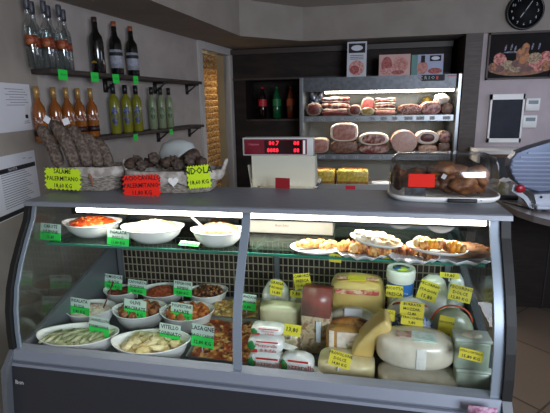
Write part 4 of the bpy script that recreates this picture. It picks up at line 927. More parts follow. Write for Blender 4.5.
# meat pack upright
XL, XR, zb, zt = bb(300.5, 292, 330, 352, 1.36)
t = thing('bacon_pack', 'upright film pack of bacon with reddish top half', 'packet', ((XL+XR)/2, 1.36, DZ+.001), group='film packed goods'); H = zt-DZ; W = (XR-XL)/2; t.rotation_euler.z = -.12
b = MB(); b.box(-W, W, 0, .055, 0, H*.62, .006); b.build('lower_meat', mat('pale_meat', '#b8a07c', '#9a7454', 40, .25, c3='#c9b79a'), t)
b = MB(); b.prism([(0, H*.60), (.055, H*.60), (.075, H*.98), (.025, H)], -W*.98, W*.98); b.build('red_meat', mat('bresaola', '#943a2c', '#7c2c22', 14, .3, spec=.8), t)
b = MB(); b.prism([(-.006, H*.5), (-.003, H*.62), (.02, H*1.02), (.0225, H*1.02), (0, H*.6), (-.002, H*.5)], -W*1.02, W*1.02); b.build('film', milky('film', '#e8e0d4', .04), t, flat=True)
b = MB(); b.box(W*.1, W*.42, -.008, -.004, H*.22, H*.55); b.build('label_glare', 'film_glare', t, flat=True)  # pale strip painted in for the glare on the price label
# cream block in film with tag packs behind
t, rx, ry, h = slug('cream_cheese_block', 'cream coloured block in clear film left of the bacon pack', 'cheese', (261, 298, 300, 326), 1.45, .5, mat('cream_wrap', '#d2caa8', '#bfb690', 12, .25, spec=.9), p=8, pz=12, group=GC, drop=True, amp=.01, parts='cheese_body')
slug('film_packed_sausage', 'film packed beige goods between the cream block and mozzarella packs', 'packet', (262, 322, 303, 350), 1.36, .55, mat('film_mix', '#a89878', '#6e5a44', 28, .25, c3='#c8bb9c'), p=4, pz=4, group='film packed goods', drop=True, amp=.05, parts='packet_body')
slug('plastic_bag_of_cheese', 'clear bag of white grated cheese leaning on the grille', 'packet', (262, 277, 290, 300), 1.55, .5, 'wrap_white', group='cheese packets on the deck', drop=True, amp=.1, parts='packet_body')
slug('plastic_bag_of_cheese', 'clear bag of white cheese behind the bacon pack', 'packet', (290, 283, 318, 300), 1.53, .5, 'wrap_white', group='cheese packets on the deck', drop=True, amp=.1, parts='packet_body')
# mozzarella pillow packs
mat('moz_white', '#d9dbd6', '#e9eae6', 20, .25, spec=.8); 
def moz(box, Yc, label, z0=None, rz=0, flap=True):
    c, rx, ry, h = fit(*box, Yc, .55); zb_ = DZ+.002 if z0 is None else z0; h = c.z+h/2-zb_ if z0 is not None or True else h; h = max(h, .03)
    t = thing('mozzarella_pack', label, 'packet', (c.x, Yc, zb_), group='red and green printed mozzarella packs', rz=rz)
    b = MB(); R = []; n = 28
    for i in range(9):
        u = -1+2*i/8; s = max((1-abs(u)**3)**(1/3), .5); row = []
        for k in range(n):
            a = 2*PI*k/n; cs, sn = math.cos(a), math.sin(a); q = (abs(cs)**5+abs(sn)**5)**(-1/5); row.append(V(rx*s*q*cs, ry*s*q*sn, h/2+h/2*u))
        R.append(row)
    b.rings(R); b.build('pack_body', 'moz_white', t)
    b = MB(); b.blob((-rx*.72, -ry*1.0, h*.5), (rx*.20, .003, h*.36), .3, 2, 2); b.build('green_print', 'green_print', t)
    b = MB(); b.box(-rx*.45, rx*.75, -ry*1.0-.001, -ry+.002, h*.80, h*.86); b.box(-rx*.85, -rx*.4, -ry-.002, -ry+.002, h*.14, h*.34, .001); b.build('red_print', 'red_print', t, flat=True)
    lettering('pack_lettering', [('Mozzarella', h*.30, rx*.1, h*.12), ('di Bufala', h*.30, rx*.2, -h*.18)], 'red_print', t, (0, -ry-.0022, h*.5), (PI/2, 0, 0))
    if flap:
        b = MB(); b.prism([(rx*.9, -ry*.6), (rx*1.5, -ry*.9), (rx*1.75, -ry*.2), (rx*.9, ry*.5)], h*.40, h*.44, 'z'); b.build('sealed_end', 'moz_white', t, flat=True)
    return t, h
t, h = moz((249, 345, 284, 373), 1.235, 'bottom red printed mozzarella pack of the left stack of three')
z = t.location.z+h; t2, h2 = moz((249, 330, 284, 354), 1.235, 'middle red printed mozzarella pack of the left stack', z0=z+.0005)
z = t2.location.z+h2; moz((252, 321, 284, 334), 1.25, 'top mozzarella pack of the left stack of three', z0=z+.0005, flap=False)
moz((281, 348, 314, 376), 1.225, 'single red printed mozzarella pack right of the stack', rz=-.05)

# yellow tags
def ytag(x0, y0, x1, y1, Y, lines, label, **k): return tagcard(x0, y0, x1, y1, Y, lines, label, 'yellow price tags among the cheeses', kind='yellow', support=k.pop('support', .012), **k)
ytag(270, 281, 283, 295, 1.49, ['GRANA', 'PADANO', '16,80'], 'yellow price tag on the bag left of the tilted yellow tag', roll=.08)
ytag(293.5, 274, 311, 288, 1.50, ['SCAMORZA', 'FRESCA', '12,80 KG'], 'tilted yellow price tag standing in front of the grille', roll=-.22)
ytag(290, 291, 302, 297, 1.485, ['9,80'], 'small yellow price tag above the cream block')
ytag(283, 325, 301, 335, 1.30, ['13,80'], 'yellow price tag beneath the cream block on film packed goods', tilt=-.6)
ytag(329, 353, 351, 366, 1.20, ['PROVOLONE', 'DOLCE', '14,80 KG'], 'yellow price tag on the front cream cheese block', roll=.12, tilt=-.5)
ytag(386, 286, 403, 297, 1.475, ['RICOTTA', 'FRESCA'], 'yellow price tag in front of the blue labelled tub', tilt=-.3)
ytag(379, 310, 395, 320, 1.35, ['STRACC.', '9,80'], 'dim yellow price tag between oval packet and blue pack', tilt=-.3)
ytag(400, 303, 424, 316, 1.345, ['BURRATA', 'MOZZAR.', '12,80'], 'upper yellow price tag on the blue patterned packet', tilt=-.45)
ytag(401, 316, 423, 325, 1.315, ['STRACCHINO', '9,80'], 'lower yellow price tag on the blue patterned packet', tilt=-.5)
ytag(418.5, 282, 438, 300, 1.49, ['PECORINO', 'STAGION.', '15,80'], 'yellow price tag leaning on left film wrapped cheese', roll=.25)
ytag(449, 286, 471.5, 301, 1.475, ['PECORINO', 'DOLCE', '12,80 KG'], 'yellow price tag on the rightmost film wrapped cheese', roll=.15)
ytag(440, 273, 459, 278, 1.45, ['10,80'], 'thin yellow price tag just under the shelf edge, right', tilt=-.4)
ytag(438, 317, 453, 340, 1.33, ['CACIOTTA', '11,80'], 'dim yellow price tag in front of the round rimmed cheese pack', roll=.1)
ytag(459, 350, 483, 360, 1.155, ['STRACCIATELLA', '15,80 KG'], 'yellow price tag on the frosted tub at right end', roll=.1, support=None, tilt=-.15)

# ================================================================== PASTRIES ON THE GLASS SHELF
mat('pastry_gold', '#c07a34', '#945220', 30, .4, bump=.2, c3='#cf9a54'); mat('pastry_brown', '#8e4e20', '#683414', 35, .45, bump=.25); mat('pastry_pale', '#cfa870', '#b88a4a', 30, .4, bump=.2)
mat('sugar', '#dcd2c2', '#b89a70', 26, .5, bump=.3); mat('custard', '#f0b428', '#e08a1c', 20, .35); mat('bread_crust', '#805632', '#5a381c', 26, .6, bump=.4)
def plate(x0, x1, cy, z, label, m='white_melamine', ratio=.8, tilt=0, paper=False):
    L = at(x0, cy, Z=z+.012); R_ = at(x1, cy, Z=z+.012); c = (L+R_)/2; r = (R_-L).length/2
    nm = 'paper_tray' if paper else 'pastry_plate'; b = MB(); n = 44; R = []
    for s, h in ((.3, 0), (.68, .0), (.86, .006), (1, .014), (.99, .012), (.84, .003), (.6, .0022)):
        R.append([V(r*s*math.cos(2*PI*k/n)*(1+(.03*math.sin(9*2*PI*k/n) if paper and s > .8 else 0)), r*s*ratio*math.sin(2*PI*k/n)*(1+(.05*math.sin(9*2*PI*k/n) if paper and s > .8 else 0)), h+(.004*math.sin(11*2*PI*k/n) if paper and s > .8 else 0)) for k in range(n)])
    b.rings(R); o = b.build(nm, 'paper_white' if paper else m); o.location = (c.x, c.y, z+.0015); o.rotation_euler = (0, tilt, math.atan2(R_.y-L.y, R_.x-L.x)*.5); tag(o, label, 'plate', 'plates of pastries on the glass shelf'); return o, r, r*ratio
def pastries(pl, n, sz, ms, name, label, group, seed, hz=.012, flat=.72):
    o, a, b_ = pl; rr = random.Random(seed); rot = o.rotation_euler.to_matrix()
    for i in range(n):
        u = -.52+1.04*i/max(1, n-1); b = MB(); s = sz*.86*rr.uniform(.85, 1.15)
        for k in range(5): b.blob(((k-2)*s*.42, .006*math.sin(k+i), 0), (s*.42, s*(.62-.10*abs(k-2)), s*flat*(1-.12*abs(k-2))), .18, 2, 2, mi=rr.randrange(len(ms)))
        q = b.build(name, ms); q.location = o.location+rot @ V(u*a, b_*rr.uniform(-.45, .25), hz+sz*flat*.5); q.rotation_euler = (rr.uniform(-.2, .2), rr.uniform(-.15, .15)+o.rotation_euler.y, rr.uniform(-.9, .9)); tag(q, label, 'pastry', group)
P1 = plate(290, 343, 247, GZ, 'white plate of golden filled pastries, left of the pastry plates')
pastries(P1, 6, .024, ['pastry_gold', 'pastry_pale'], 'filled_pastry', 'golden cream filled pastry on the left pastry plate', 'golden pastries on the left plate', 1)
P2 = plate(335, 392, 251, GZ, 'white paper tray of folded pastries, second from left', ratio=.75, paper=True)
pastries(P2, 4, .031, ['pastry_gold', 'pastry_brown', 'pastry_pale'], 'folded_pastry', 'golden brown folded pastry on the second paper tray', 'folded pastries on the second tray', 2)
P4 = plate(386, 440, 255, GZ, 'white paper tray of brown pastries, third from left', ratio=.75, paper=True)
pastries(P4, 4, .028, ['pastry_brown', 'pastry_gold'], 'brown_pastry', 'brown baked pastry on the third paper tray', 'brown pastries on the third tray', 3)
P6 = plate(428, 494, 256, GZ, 'white paper tray under a flat brown loaf, right end', ratio=.62, paper=True)
c = P6[0].location; b = MB(); b.blob((0, 0, .022), (.080, .046, .022), .12, 2.5, 4); 
for k in range(12): b.blob((-.06+.011*k, -.01+.012*math.sin(k*2.1), .037), .006, .2, 2, 1, mi=1)
o = b.build('flat_loaf', ['bread_crust', 'pastry_brown']); o.location = (c.x+.006, c.y+.004, c.z+.006); tag(o, 'flat brown seeded loaf at the right end of the glass shelf', 'bread')
# raised trays: they rest on the ones below
P3 = plate(349, 402, 240, GZ+.045, 'tilted white tray of sugared pastries on top of two others', tilt=.16, ratio=.75)
o, a, b_ = P3
b = MB(); rr = random.Random(8)
for i in range(46):
    t_ = rr.uniform(0, 2*PI); q = math.sqrt(rr.random())*.85; b.blob((a*q*math.cos(t_), b_*q*math.sin(t_), .012+.010*(1-q)), (.013, .011, .008), .4, 1.5, 1, mi=rr.choices([0, 1], [5, 1])[0])
b.blob((0, 0, .008), (a*.84, b_*.8, .012), .1, 2, 3)
f = b.build('sugared_pastries', ['sugar', 'pastry_pale']); f.location = o.location+V(0, 0, .005); f.rotation_euler = o.rotation_euler; tag(f, 'bright powdered sugar pastries heaped on the tilted tray', 'pastry'); stuff(f)
P5 = plate(406, 467, 248, GZ+.035, 'white plate of custard topped pastries, upper right', ratio=.62, tilt=.08)
pastries(P5, 5, .028, ['pastry_gold', 'custard', 'pastry_pale'], 'custard_pastry', 'orange and yellow custard pastry on the upper right plate', 'custard pastries on the upper right plate', 5)
tagcard(329, 254, 341.5, 262, 1.31, ['1,50'], 'small yellow price tag between the two left pastry plates', 'yellow price tags among the cheeses', kind='yellow')
tagcard(383, 257, 391, 262, 1.31, [], 'tiny pale price tag between the paper trays', 'yellow price tags among the cheeses', kind='yellow')
# white carton, and grey discs standing in for reflections, behind the pastries
XL, XR, zb, zt = bb(249, 221, 333, 248, 1.52)
t = thing('white_carton', 'long white carton behind the post on the glass shelf', 'box', ((XL+XR)/2, 1.52, GZ+.001)); W = (XR-XL)/2; t.rotation_euler.z = 0
b = MB(); b.box(-W, W, 0, .12, 0, zt-GZ, .004); b.build('carton_body', mat('carton', '#cfcabd', '#c2bcae', 6, .6), t)
lettering('carton_lettering', [('Bianchini', .014, -.03, 0)], mat('print_rosy', '#a05a5a', rough=.7), t, (0, -.0006, (zt-GZ)*.62), (PI/2, 0, 0))
for x0, x1, lb, yy in ((384, 414, 'grey disc standing in for a reflection behind the pastries', 1.63), (418, 460, 'larger grey reflection disc behind the custard pastries', 1.60)):
    c = at((x0+x1)/2, 238, Y=yy); r = (at(x1, 238, Y=yy)-at(x0, 238, Y=yy)).length/2*1.1; r = min(r, .062)
    b = MB(); b.lathe([(r*.4, 0), (r*.85, .006), (r, .014), (r*.98, .016), (r*.8, .010), (r*.3, .006)], 32); o = b.build('reflection_disc', mat('reflection_grey', '#a9a5a8', rough=.4)); o.location = (c.x, yy, GZ+r*.985+.007); o.rotation_euler = (PI/2-.18, 0, 0); tag(o, lb, 'reflection')

# ================================================================== ON THE STEEL TOP
mat('wicker', '#a0968a', '#6e665c', 70, .8, bump=.6, stretch=(1, 1, 3)); mat('basket_cloth', '#b5ada4', '#8f877f', 40, .9, bump=.3); mat('ribbon', '#8a5a44', rough=.7)
def basket(name, label, cx, cy, a, b_, h, rz, handle, flare=1.22):
    t = thing(name, label, 'basket', (cx, cy, TZ+.001), rz); n = 44
    def ring(s, z, wav=0, ph=0): return [V(a*s*(abs(math.cos(2*PI*k/n))**.75)*math.copysign(1, math.cos(2*PI*k/n)), b_*s*(abs(math.sin(2*PI*k/n))**.75)*math.copysign(1, math.sin(2*PI*k/n)), z+wav*math.sin(7*2*PI*k/n+ph)) for k in range(n)]
    b = MB(); R = [ring(.3, .002), ring(.96, 0)]
    for i in range(11): u = i/10; R.append(ring(1+(flare-1)*u+(.012 if i % 2 else -.006), .004+h*.92*u))
    R += [ring(flare*.96, h*.9), ring(.9, .012), ring(.3, .012)]; b.rings(R); b.build('woven_body', 'wicker', t)
    b = MB(); b.rings([ring(flare*1.035, h*.62, .004, 1), ring(flare*1.06, h*.80), ring(flare*1.04, h*1.0, .002), ring(flare*.95, h*1.02), ring(flare*.86, h*.6)], cap0=False, cap1=False); b.build('cloth_rim', 'basket_cloth', t)
    for s in handle:
        pts = [V(s*a*flare*1.0, b_*.2*math.cos(q), h*.8+.045*math.sin(q)) for q in [PI*k/8 for k in range(9)]]
        pts = [p+V(s*.018*math.sin(PI*k/8), 0, 0) for k, p in enumerate(pts)]
        b = MB(); b.tube(pts, .006, 7); b.build('handle', 'basket_cloth', t)
    return t
B1 = basket('bread_basket', 'wicker basket with grey cloth holding long salamis, left end of counter', .165, 1.425, .098, .058, .085, .02, ())
b = MB(); b.blob((.028, -.078, .055), (.005, .004, .012), .3); b.blob((.034, -.078, .038), (.004, .003, .018), .3); b.build('ribbon_knot', 'ribbon', B1)
B2 = basket('bread_basket', 'oval wicker basket with white heart, holding small dark salamis', .475, 1.425, .135, .066, .075, .10, (-1, 1))
b = MB(); pts = []
for k in range(24): q = 2*PI*k/24; pts.append((.0011*16*math.sin(q)**3, .0011*(13*math.cos(q)-5*math.cos(2*q)-2*math.cos(3*q)-math.cos(4*q))))
b.prism([(x, z) for x, z in pts], -.003, .003, 'y'); o = b.build('heart', 'white_plastic', B2, flat=True); o.location = (.02, -.088, .045)
for s in (-1, 1):
    b = MB(); b.prism([(0, -.004), (s*.034, -.016), (s*.036, .014), (0, .005)], -.0015, .0015, 'y'); o = b.build('bow_loop', 'basket_cloth', B2, flat=True); o.location = (.02+s*.01, -.086, .046)
mat('salami_bloom', '#6e6054', '#43352c', 95, .75, bump=.12, c3='#5a4c42'); mat('dark_crust', '#2a1c16', '#4c382c', 40, .7, bump=.6)
def salami(px0, py0, px1, py1, Y, r, label, group='long bloomed salamis in the left basket', m='salami_bloom', low=.06):
    A = at(px1, py1, Y=Y); B_ = at(px0, py0, Y=Y+.03)
    d = (B_-A); r *= 1.22; L = d.length; b = MB(); pts = []; rs = []
    for k in range(27):
        u = k/26; pts.append(V(0, 0, 0)+d*u+V(.010*math.sin(u*PI), 0, .006*math.sin(u*PI)-0)); rs.append(r*max(.25, (1-abs(2*u-1)**5)**.5)*(1+.03*math.sin(u*7+px0)))
    b.tube(pts, rs, 14); 
    for v in b.b.verts: v.co += V(1, .5, 1)*.0006*noise.noise(v.co*45+Vector((px0, 0, 0)))
    o = b.build('salami', m); o.location = A; tag(o, label, 'salami', group); return o
for i, (a0_, b0_, a1, b1, Y, r, lb) in enumerate([(39, 126, 60, 168, 1.40, .0185, 'leftmost long greyish salami leaning out of the basket'), (53, 121, 76, 168, 1.38, .0195, 'second long salami from left, thick and mottled'), (70, 126, 88, 167, 1.40, .0185, 'third long mottled salami from the left'), (84, 134, 99, 168, 1.42, .018, 'fourth long salami, shorter, behind the basket rim'), (96, 140, 110, 170, 1.44, .0165, 'rightmost dark salami in the left basket')]):
    salami(a0_, b0_, a1, b1, Y, r, lb)
b = MB(); b.box(-.011, .011, -.001, .001, -.011, .011, mtx=Matrix.Rotation(.6, 4, 'Y')); o = b.build('paper_seal', 'paper_white', flat=True); p = at(47, 119.5, Y=1.355); o.location = p; tag(o, 'small white paper seal tied on the top of leftmost salamis', 'label')
b = MB(); b.box(-.012, .012, -.001, .001, -.011, .011, mtx=Matrix.Rotation(-.3, 4, 'Y')); o = b.build('paper_seal', 'paper_white', flat=True); p = at(66, 121.5, Y=1.36); o.location = p; tag(o, 'small pale paper seal tied between second and third salami', 'label')
mat('dark_bloom', '#5c4e44', '#33261f', 60, .75, bump=.4)
rr = random.Random(12)
for i in range(13):
    px = 130+i*6.0; py = 166-(6 if i % 3 == 1 else 2)+rr.uniform(-2, 2); Y = 1.40+.03*(i % 2)
    p = at(px, py, Y=Y); b = MB(); b.blob((0, 0, 0), (.020, .017, .018), .35, 2.2, 3); o = b.build('small_salami', 'dark_bloom' if i % 3 else 'dark_crust'); o.location = p; tag(o, 'small knobbly dark salami heaped in the oval basket', 'salami', 'small salamis in the oval basket')
salami(199, 152, 176, 167, 1.44, .020, 'dark crusted salami with its end sticking up at basket right', 'dark salamis at the right of the oval basket', 'dark_crust')
# burst tags
tagcard(41.5, 168, 84, 190, 1.338, ['SALAME', 'PALERMITANO', '18,60 KG'], 'yellow star edged price card reading SALAME on the left basket', 'burst price cards on the baskets', kind='burst', tilt=-.1)
tagcard(120, 174.5, 163, 197, 1.318, ['CACIOCAVALLO', 'PALERMITANO', '11,80 KG'], 'red star edged price card on the oval basket', 'burst price cards on the baskets', kind='burst', tilt=-.1, roll=-.07)
tagcard(185.5, 165, 212, 188.5, 1.335, ['NDOLA', '18,60 KG'], 'yellow star edged price card at the right of the oval basket', 'burst price cards on the baskets', kind='burst', tilt=-.1, roll=-.12)
# white demijohn-like bowl behind
p = at(178, 150, Y=1.66); r = .075
b = MB(); b.lathe([(r*.45, 0), (r*.9, .06), (r*1.05, .15), (r*1.0, .20), (r*.80, .235), (r*.3, .252)], 32); o = b.build('glass_dome', mat('frosted_glass', '#a8aeac', '#b8bebc', 5, .25, spec=.8)); o.location = (p.x, 1.66, 1.181); tag(o, 'frosted grey glass dome behind the oval basket', 'dome')
for v_ in ():
    pass
# scale
sc_ = thing('counter_scale', 'white shop scale with a red customer display behind counter', 'scale', (.80, 1.60, 1.181))
def wx(px, Y=1.6): return at(px, 150, Y=Y).x-.80
XL, XR = wx(242.5), wx(313); z0, z1 = at(280, 156, Y=1.6).z-1.181, at(280, 137.5, Y=1.6).z-1.181
b = MB(); b.box(XL, XR, -.0, .05, z0, z1, .004); b.build('display_housing', mat('scale_grey', '#b0b0ac', rough=.4), sc_)
b = MB(); b.box(XL+.008, XR-.022, -.002, .002, z0+.006, z1-.006); b.build('display_window', mat('display_red', '#5a1020', rough=.15, emit='#7a1024', estr=.12), sc_, flat=True)
b = MB(); b.box(XL+.085, XR-.040, -.003, -.001, z0+.010, z1-.010); b.build('readout_strip', mat('readout_dark', '#22060a', rough=.15), sc_, flat=True)
b = MB(); b.box(XR-.036, XR-.028, -.0032, -.001, z0+.008, z1-.010); b.build('white_strip', 'white_plastic', sc_, flat=True)
for tx, dx, dz in (('80.7', -.022, .013), ('8888', -.026, -.013), ('88', .062, .013), ('88', .062, -.013)): lettering('red_readout', [(tx, .022, 0, 0)], mat('led', '#ff2030', emit='#ff2438', estr=2.2), sc_, ((XL+XR)/2+.01+dx, -.0036, (z0+z1)/2+dz), (PI/2, 0, 0))
lettering('maker_lettering', [('ITALIANA', .009, 0, .008)], mat('pink_print', '#c06a76', rough=.5), sc_, (XL+.045, -.0025, (z0+z1)/2), (PI/2, 0, 0))
b = MB(); b.prism([(.008, .08), (.004, z0), (.06, z0), (.12, .08)], wx(251), wx(315)); b.build('housing', mat('scale_white', '#b9b8a8', rough=.45), sc_, flat=True)
b = MB(); b.prism([(wx(245), .155), (wx(249), .03), (wx(258), .03), (wx(253), .155)], .03, .06, 'y'); b.build('side_arm', 'scale_white', sc_, flat=True)
for x in (wx(262), wx(305)):
    b = MB(); b.box(x-.012, x+.012, 0.09, .12, 0, .014); b.build('foot', 'rubber_black', sc_, flat=True)
b = MB(); b.box(wx(250), wx(316), .09, .26, .055, .07, .004); b.build('weighing_plate', 'steel', sc_)
b = MB(); b.box(wx(254), wx(312), .03, .24, .014, .085, .004); b.build('scale_base', 'scale_white', sc_)
tagcard(275, 178, 290, 190.5, 1.49, [], 'small dark red card standing before the scale', 'small red cards', kind='red', tilt=-.05).children
M('tag_red'); 
for o in list(COL.objects):
    if o.get('label') == 'small dark red card standing before the scale':
        for k in kids(o): k.data.materials[0] = mat('card_dark_red', '#8a141c', rough=.5)
# plastic dome tray of porchetta
XL, XR, _, _ = bb(388, 155, 497, 204, 1.42); XC = (XL+XR)/2; W = (XR-XL)/2; TD = .115; TY = 1.425
dt = thing('domed_food_tray', 'white tray with clear plastic dome and a red blank label', 'tray', (XC, TY, TZ+.001))
b = MB(); n = 48
def rrect(w, d, z, p=4): 
    return [V(w*math.copysign(1, math.cos(2*PI*k/n))*abs(math.cos(2*PI*k/n))**(2/p)*1.0, d*math.copysign(1, math.sin(2*PI*k/n))*abs(math.sin(2*PI*k/n))**(2/p), z) for k in range(n)]
b.rings([rrect(W*.94, TD*.92, 0), rrect(W, TD, .010), rrect(W*1.005, TD*1.01, .018), rrect(W*.97, TD*.97, .018), rrect(W*.95, TD*.94, .006)]); b.build('tray_base', 'white_plastic', dt)
b = MB(); DH = at(440, 156.5, Y=1.36).z-TZ
b.rings([rrect(W*.965, TD*.955, .012), rrect(W*.965, TD*.955, DH*.55), rrect(W*.95, TD*.92, DH*.80), rrect(W*.90, TD*.80, DH*.95), rrect(W*.82, TD*.66, DH), rrect(W*.3, TD*.2, DH*1.005)], cap0=False); b.build('clear_dome', 'dome_plastic', dt)
b = MB(); b.box(-W*.30+.03, -W*.30+.11, -TD*1.06, -TD*.98, .004, .016, .003); b.box(W*.45, W*.47, -TD*1.0, -TD*.99, .01, .012); o = b.build('clasp', 'rubber_black', dt); o.location.x = .02
b = MB(); q0 = at(408.5, 180, Y=TY-TD); q1 = at(435, 180, Y=TY-TD); b.box(q0.x-XC, q1.x-XC, -TD*.975-.001, -TD*.96-.001, at(422, 187.5, Y=TY-TD).z-TZ, at(422, 174.5, Y=TY-TD).z-TZ); b.build('red_label', 'tag_red', dt, flat=True)
q0 = at(404.5, 190, Y=TY-.09).x-XC
b = MB(); b.box(q0, q0+.06, -.098, -.096, .018, .042); b.build('bluish_label', mat('label_bluish', '#56606c', '#3a3434', 60, .5), dt, flat=True)
mat('roast_skin', '#6e4022', '#a06a3a', 34, .5, bump=.3, c3='#8e5a30'); mat('roast_dark', '#5a3620', '#845232', 40, .5, bump=.3)
GRP = 'browned roast pieces under the clear dome'
rr = random.Random(21)
for i, (px, py, rx, rz_, ry, Y, m) in enumerate([(412, 190, .045, .025, .05, 1.42, 'roast_dark'), (398, 183, .022, .03, .05, 1.43, 'roast_dark'), (428, 192, .03, .02, .04, 1.40, 'roast_dark'), (446, 190, .035, .024, .05, 1.41, 'roast_dark'), (443, 170, .042, .022, .05, 1.43, 'roast_skin'), (460, 178, .045, .028, .05, 1.42, 'roast_skin'), (476, 186, .036, .032, .05, 1.41, 'roast_skin'), (462, 192, .05, .024, .05, 1.39, 'roast_skin'), (433, 180, .035, .022, .05, 1.44, 'roast_dark'), (415, 174, .04, .018, .05, 1.46, 'roast_dark')]):
    p = at(px, py, Y=Y); b = MB(); b.blob((0, 0, 0), (rx*1.1, ry, rz_*1.15), .28, 1.3, 4)
    for v in b.b.verts: v.co *= 1+.03*noise.noise(v.co*40)
    o = b.build('roast_piece', m); o.location = p; o.location.z = max(p.z, TZ+.018+rz_*1.3); tag(o, 'dark brown roast piece low under the clear dome' if m == 'roast_dark' else 'browner crusty roast piece on the right side of the dome', 'meat', GRP+(' left' if m == 'roast_dark' else ' right'))
b = MB(); b.box(-.006, .006, -.001, .001, -.007, .007, mtx=Matrix.Rotation(.5, 4, 'Y')); o = b.build('paper_scrap', 'paper_white', flat=True); o.location = at(444, 176.5, Y=1.345); tag(o, 'small white paper scrap on the roast pieces', 'paper')

# ================================================================== RIGHT SIDE: ROUND TOPPED COUNTER AND SLICER
rc = thing('round_counter', 'dark brown service counter with a pale curved top', 'counter', (0, 0, 0)); TZ2 = .93
edge = [(1.96, 3.75), (1.955, 3.2), (1.972, 2.95), (2.0, 2.72), (2.05, 2.60), (2.12, 2.50), (2.24, 2.41), (2.42, 2.35), (2.7, 2.32), (3.1, 2.32), (3.1, 3.75)]
b = MB(); b.prism(edge, TZ2-.035, TZ2, 'z'); b.build('counter_top', mat('pale_top', '#8a8280', '#7e7674', 8, .3), rc, flat=True)
b = MB(); b.prism([(2.03, 3.7), (2.03, 3.32), (2.10, 3.25), (3.05, 3.25), (3.05, 3.7)], .09, TZ2-.035, 'z'); b.build('counter_body', 'cabinet_wood', rc, flat=True)
b = MB(); b.box(2.40, 2.408, 3.244, 3.25, .10, TZ2-.04); b.build('panel_joint', 'rubber_black', rc, flat=True)
for x in (2.14, 2.9):
    b = MB(); b.lathe([(.022, -.012), (.028, -.008), (.028, .008), (.022, .012)], 16); o = b.build('castor', 'steel', rc); o.rotation_euler = (0, PI/2, .3); o.location = (x, 3.31, .029)
    b = MB(); b.box(x-.015, x+.015, 3.30, 3.33, .05, .092); b.build('castor_fork', 'rubber_black', rc, flat=True)
# slicer
sl = thing('meat_slicer', 'grey meat slicer with ribbed blade guard and red knob', 'slicer', (2.33, 2.85, TZ2+.001))
mat('slicer_alu', '#6a7388', '#5f687e', 5, .35, .55); mat('slicer_body', '#b3b9c6', rough=.35, metal=.4)
c0 = at(510, 170, Y=2.80); 
def s_at(px, py, Y=2.80): p = at(px, py, Y=Y); return (p.x-2.33, max(.001, p.z-TZ2-.001))
out = [s_at(*q) for q in ((508.5, 168), (511, 159), (517, 152.5), (530, 147.5), (550, 141.5), (575, 136), (590, 160), (588, 190), (540, 193), (525, 189), (514, 181))]
b = MB(); b.prism(out, -.05, .05, 'y'); o = smart(b.build('blade_guard', 'slicer_alu', sl, flat=True)); md = o.modifiers.new('bev', 'BEVEL'); md.width = .012; md.segments = 3; md.angle_limit = .6
b = MB()
xs0, xs1 = s_at(512, 170)[0], s_at(588, 170)[0]
for k in range(9):
    z = s_at(540, 153+k*4.2)[1]; xl = s_at(513+max(0, 2-k)*7+max(0, k-5)*3.5, 160)[0]; b.box(xl, xs1-.01, -.058, -.048, z-.0035, z+.0035)
b.build('guard_ribs', mat('rib_alu', '#7d869c', rough=.35, metal=.5), sl, flat=True)
b = MB(); b.prism([s_at(531, 193), s_at(590, 190), s_at(592, 213), s_at(534, 213)], -.10, .10, 'y'); b.box(s_at(531, 200)[0], s_at(596, 200)[0], -.15, .15, .012, .035, .006); b.build('slicer_body', 'slicer_body', sl, flat=True)
b = MB(); b.prism([s_at(512, 183), s_at(516, 188), s_at(526, 196), s_at(532, 213), s_at(528, 213), s_at(522, 198), s_at(510, 190)], -.08, -.02, 'y'); b.build('product_table', 'slicer_body', sl, flat=True)
kx, kz = s_at(524.5, 191, 2.68); b = MB(); b.lathe([(.018, 0), (.024, .004), (.024, .022), (.016, .028)], 20); o = b.build('red_knob', mat('knob_red', '#b0142a', rough=.3), sl); o.location = (kx, -.085, kz-.0); o.rotation_euler = (PI/2, 0, 0)
b = MB(); b.lathe([(.007, 0), (.007, .004)], 12); o = b.build('power_button', 'rubber_black', sl); bx_, bz_ = s_at(541, 197, 2.75); o.location = (bx_, -.101, bz_); o.rotation_euler = (PI/2, 0, 0)
for x in (-.18, .16):
    for y in (-.1, .1):
        b = MB(); b.lathe([(.012, 0), (.012, .014)], 12, c=(x, y)); b.build('rubber_foot', 'rubber_black', sl)
# papers and things on the counter
b = MB(); N = 12; G = [[b.b.verts.new((-.10+.2*i/N, -.07+.14*j/N, .03+.022*noise.noise(Vector((i*.5, j*.5, 3)))+.02*(i/N))) for j in range(N+1)] for i in range(N+1)]
for i in range(N):
    for j in range(N): b.face([G[i][j], G[i+1][j], G[i+1][j+1], G[i][j+1]])
o = b.build('crumpled_paper', 'paper_white'); md = o.modifiers.new('s', 'SOLIDIFY'); md.thickness = .002; p = at(500, 184, Z=TZ2+.04); o.location = (2.10, 3.36, TZ2+.03); tag(o, 'crumpled white wrapping paper on the curved counter', 'paper')
b = MB(); b.blob((0, 0, .045), (.055, .05, .045), .25, 2.5, 3); o = b.build('wrapped_bread', mat('bread_paper', '#b0a478', '#c9c2b0', 18, .5, bump=.3)); o.location = (2.03, 3.16, TZ2+.001); tag(o, 'pale yellow wrapped bundle beside the slicer', 'packet')
b = MB(); b.tube([(0, 0, .006), (.05, -.12, .006), (.10, -.22, .006)], .006, 6); o = b.build('knife', 'rubber_black'); o.location = (1.985, 2.95, TZ2+.001); tag(o, 'black handled knife lying on the curved counter top', 'knife')
b = MB(); b.box(0, .12, -.02, .02, 0, .025, .004); o = b.build('black_box', 'rubber_black'); o.location = (1.975, 3.03, TZ2+.001); tag(o, 'small black box at the left edge of curved counter', 'box')
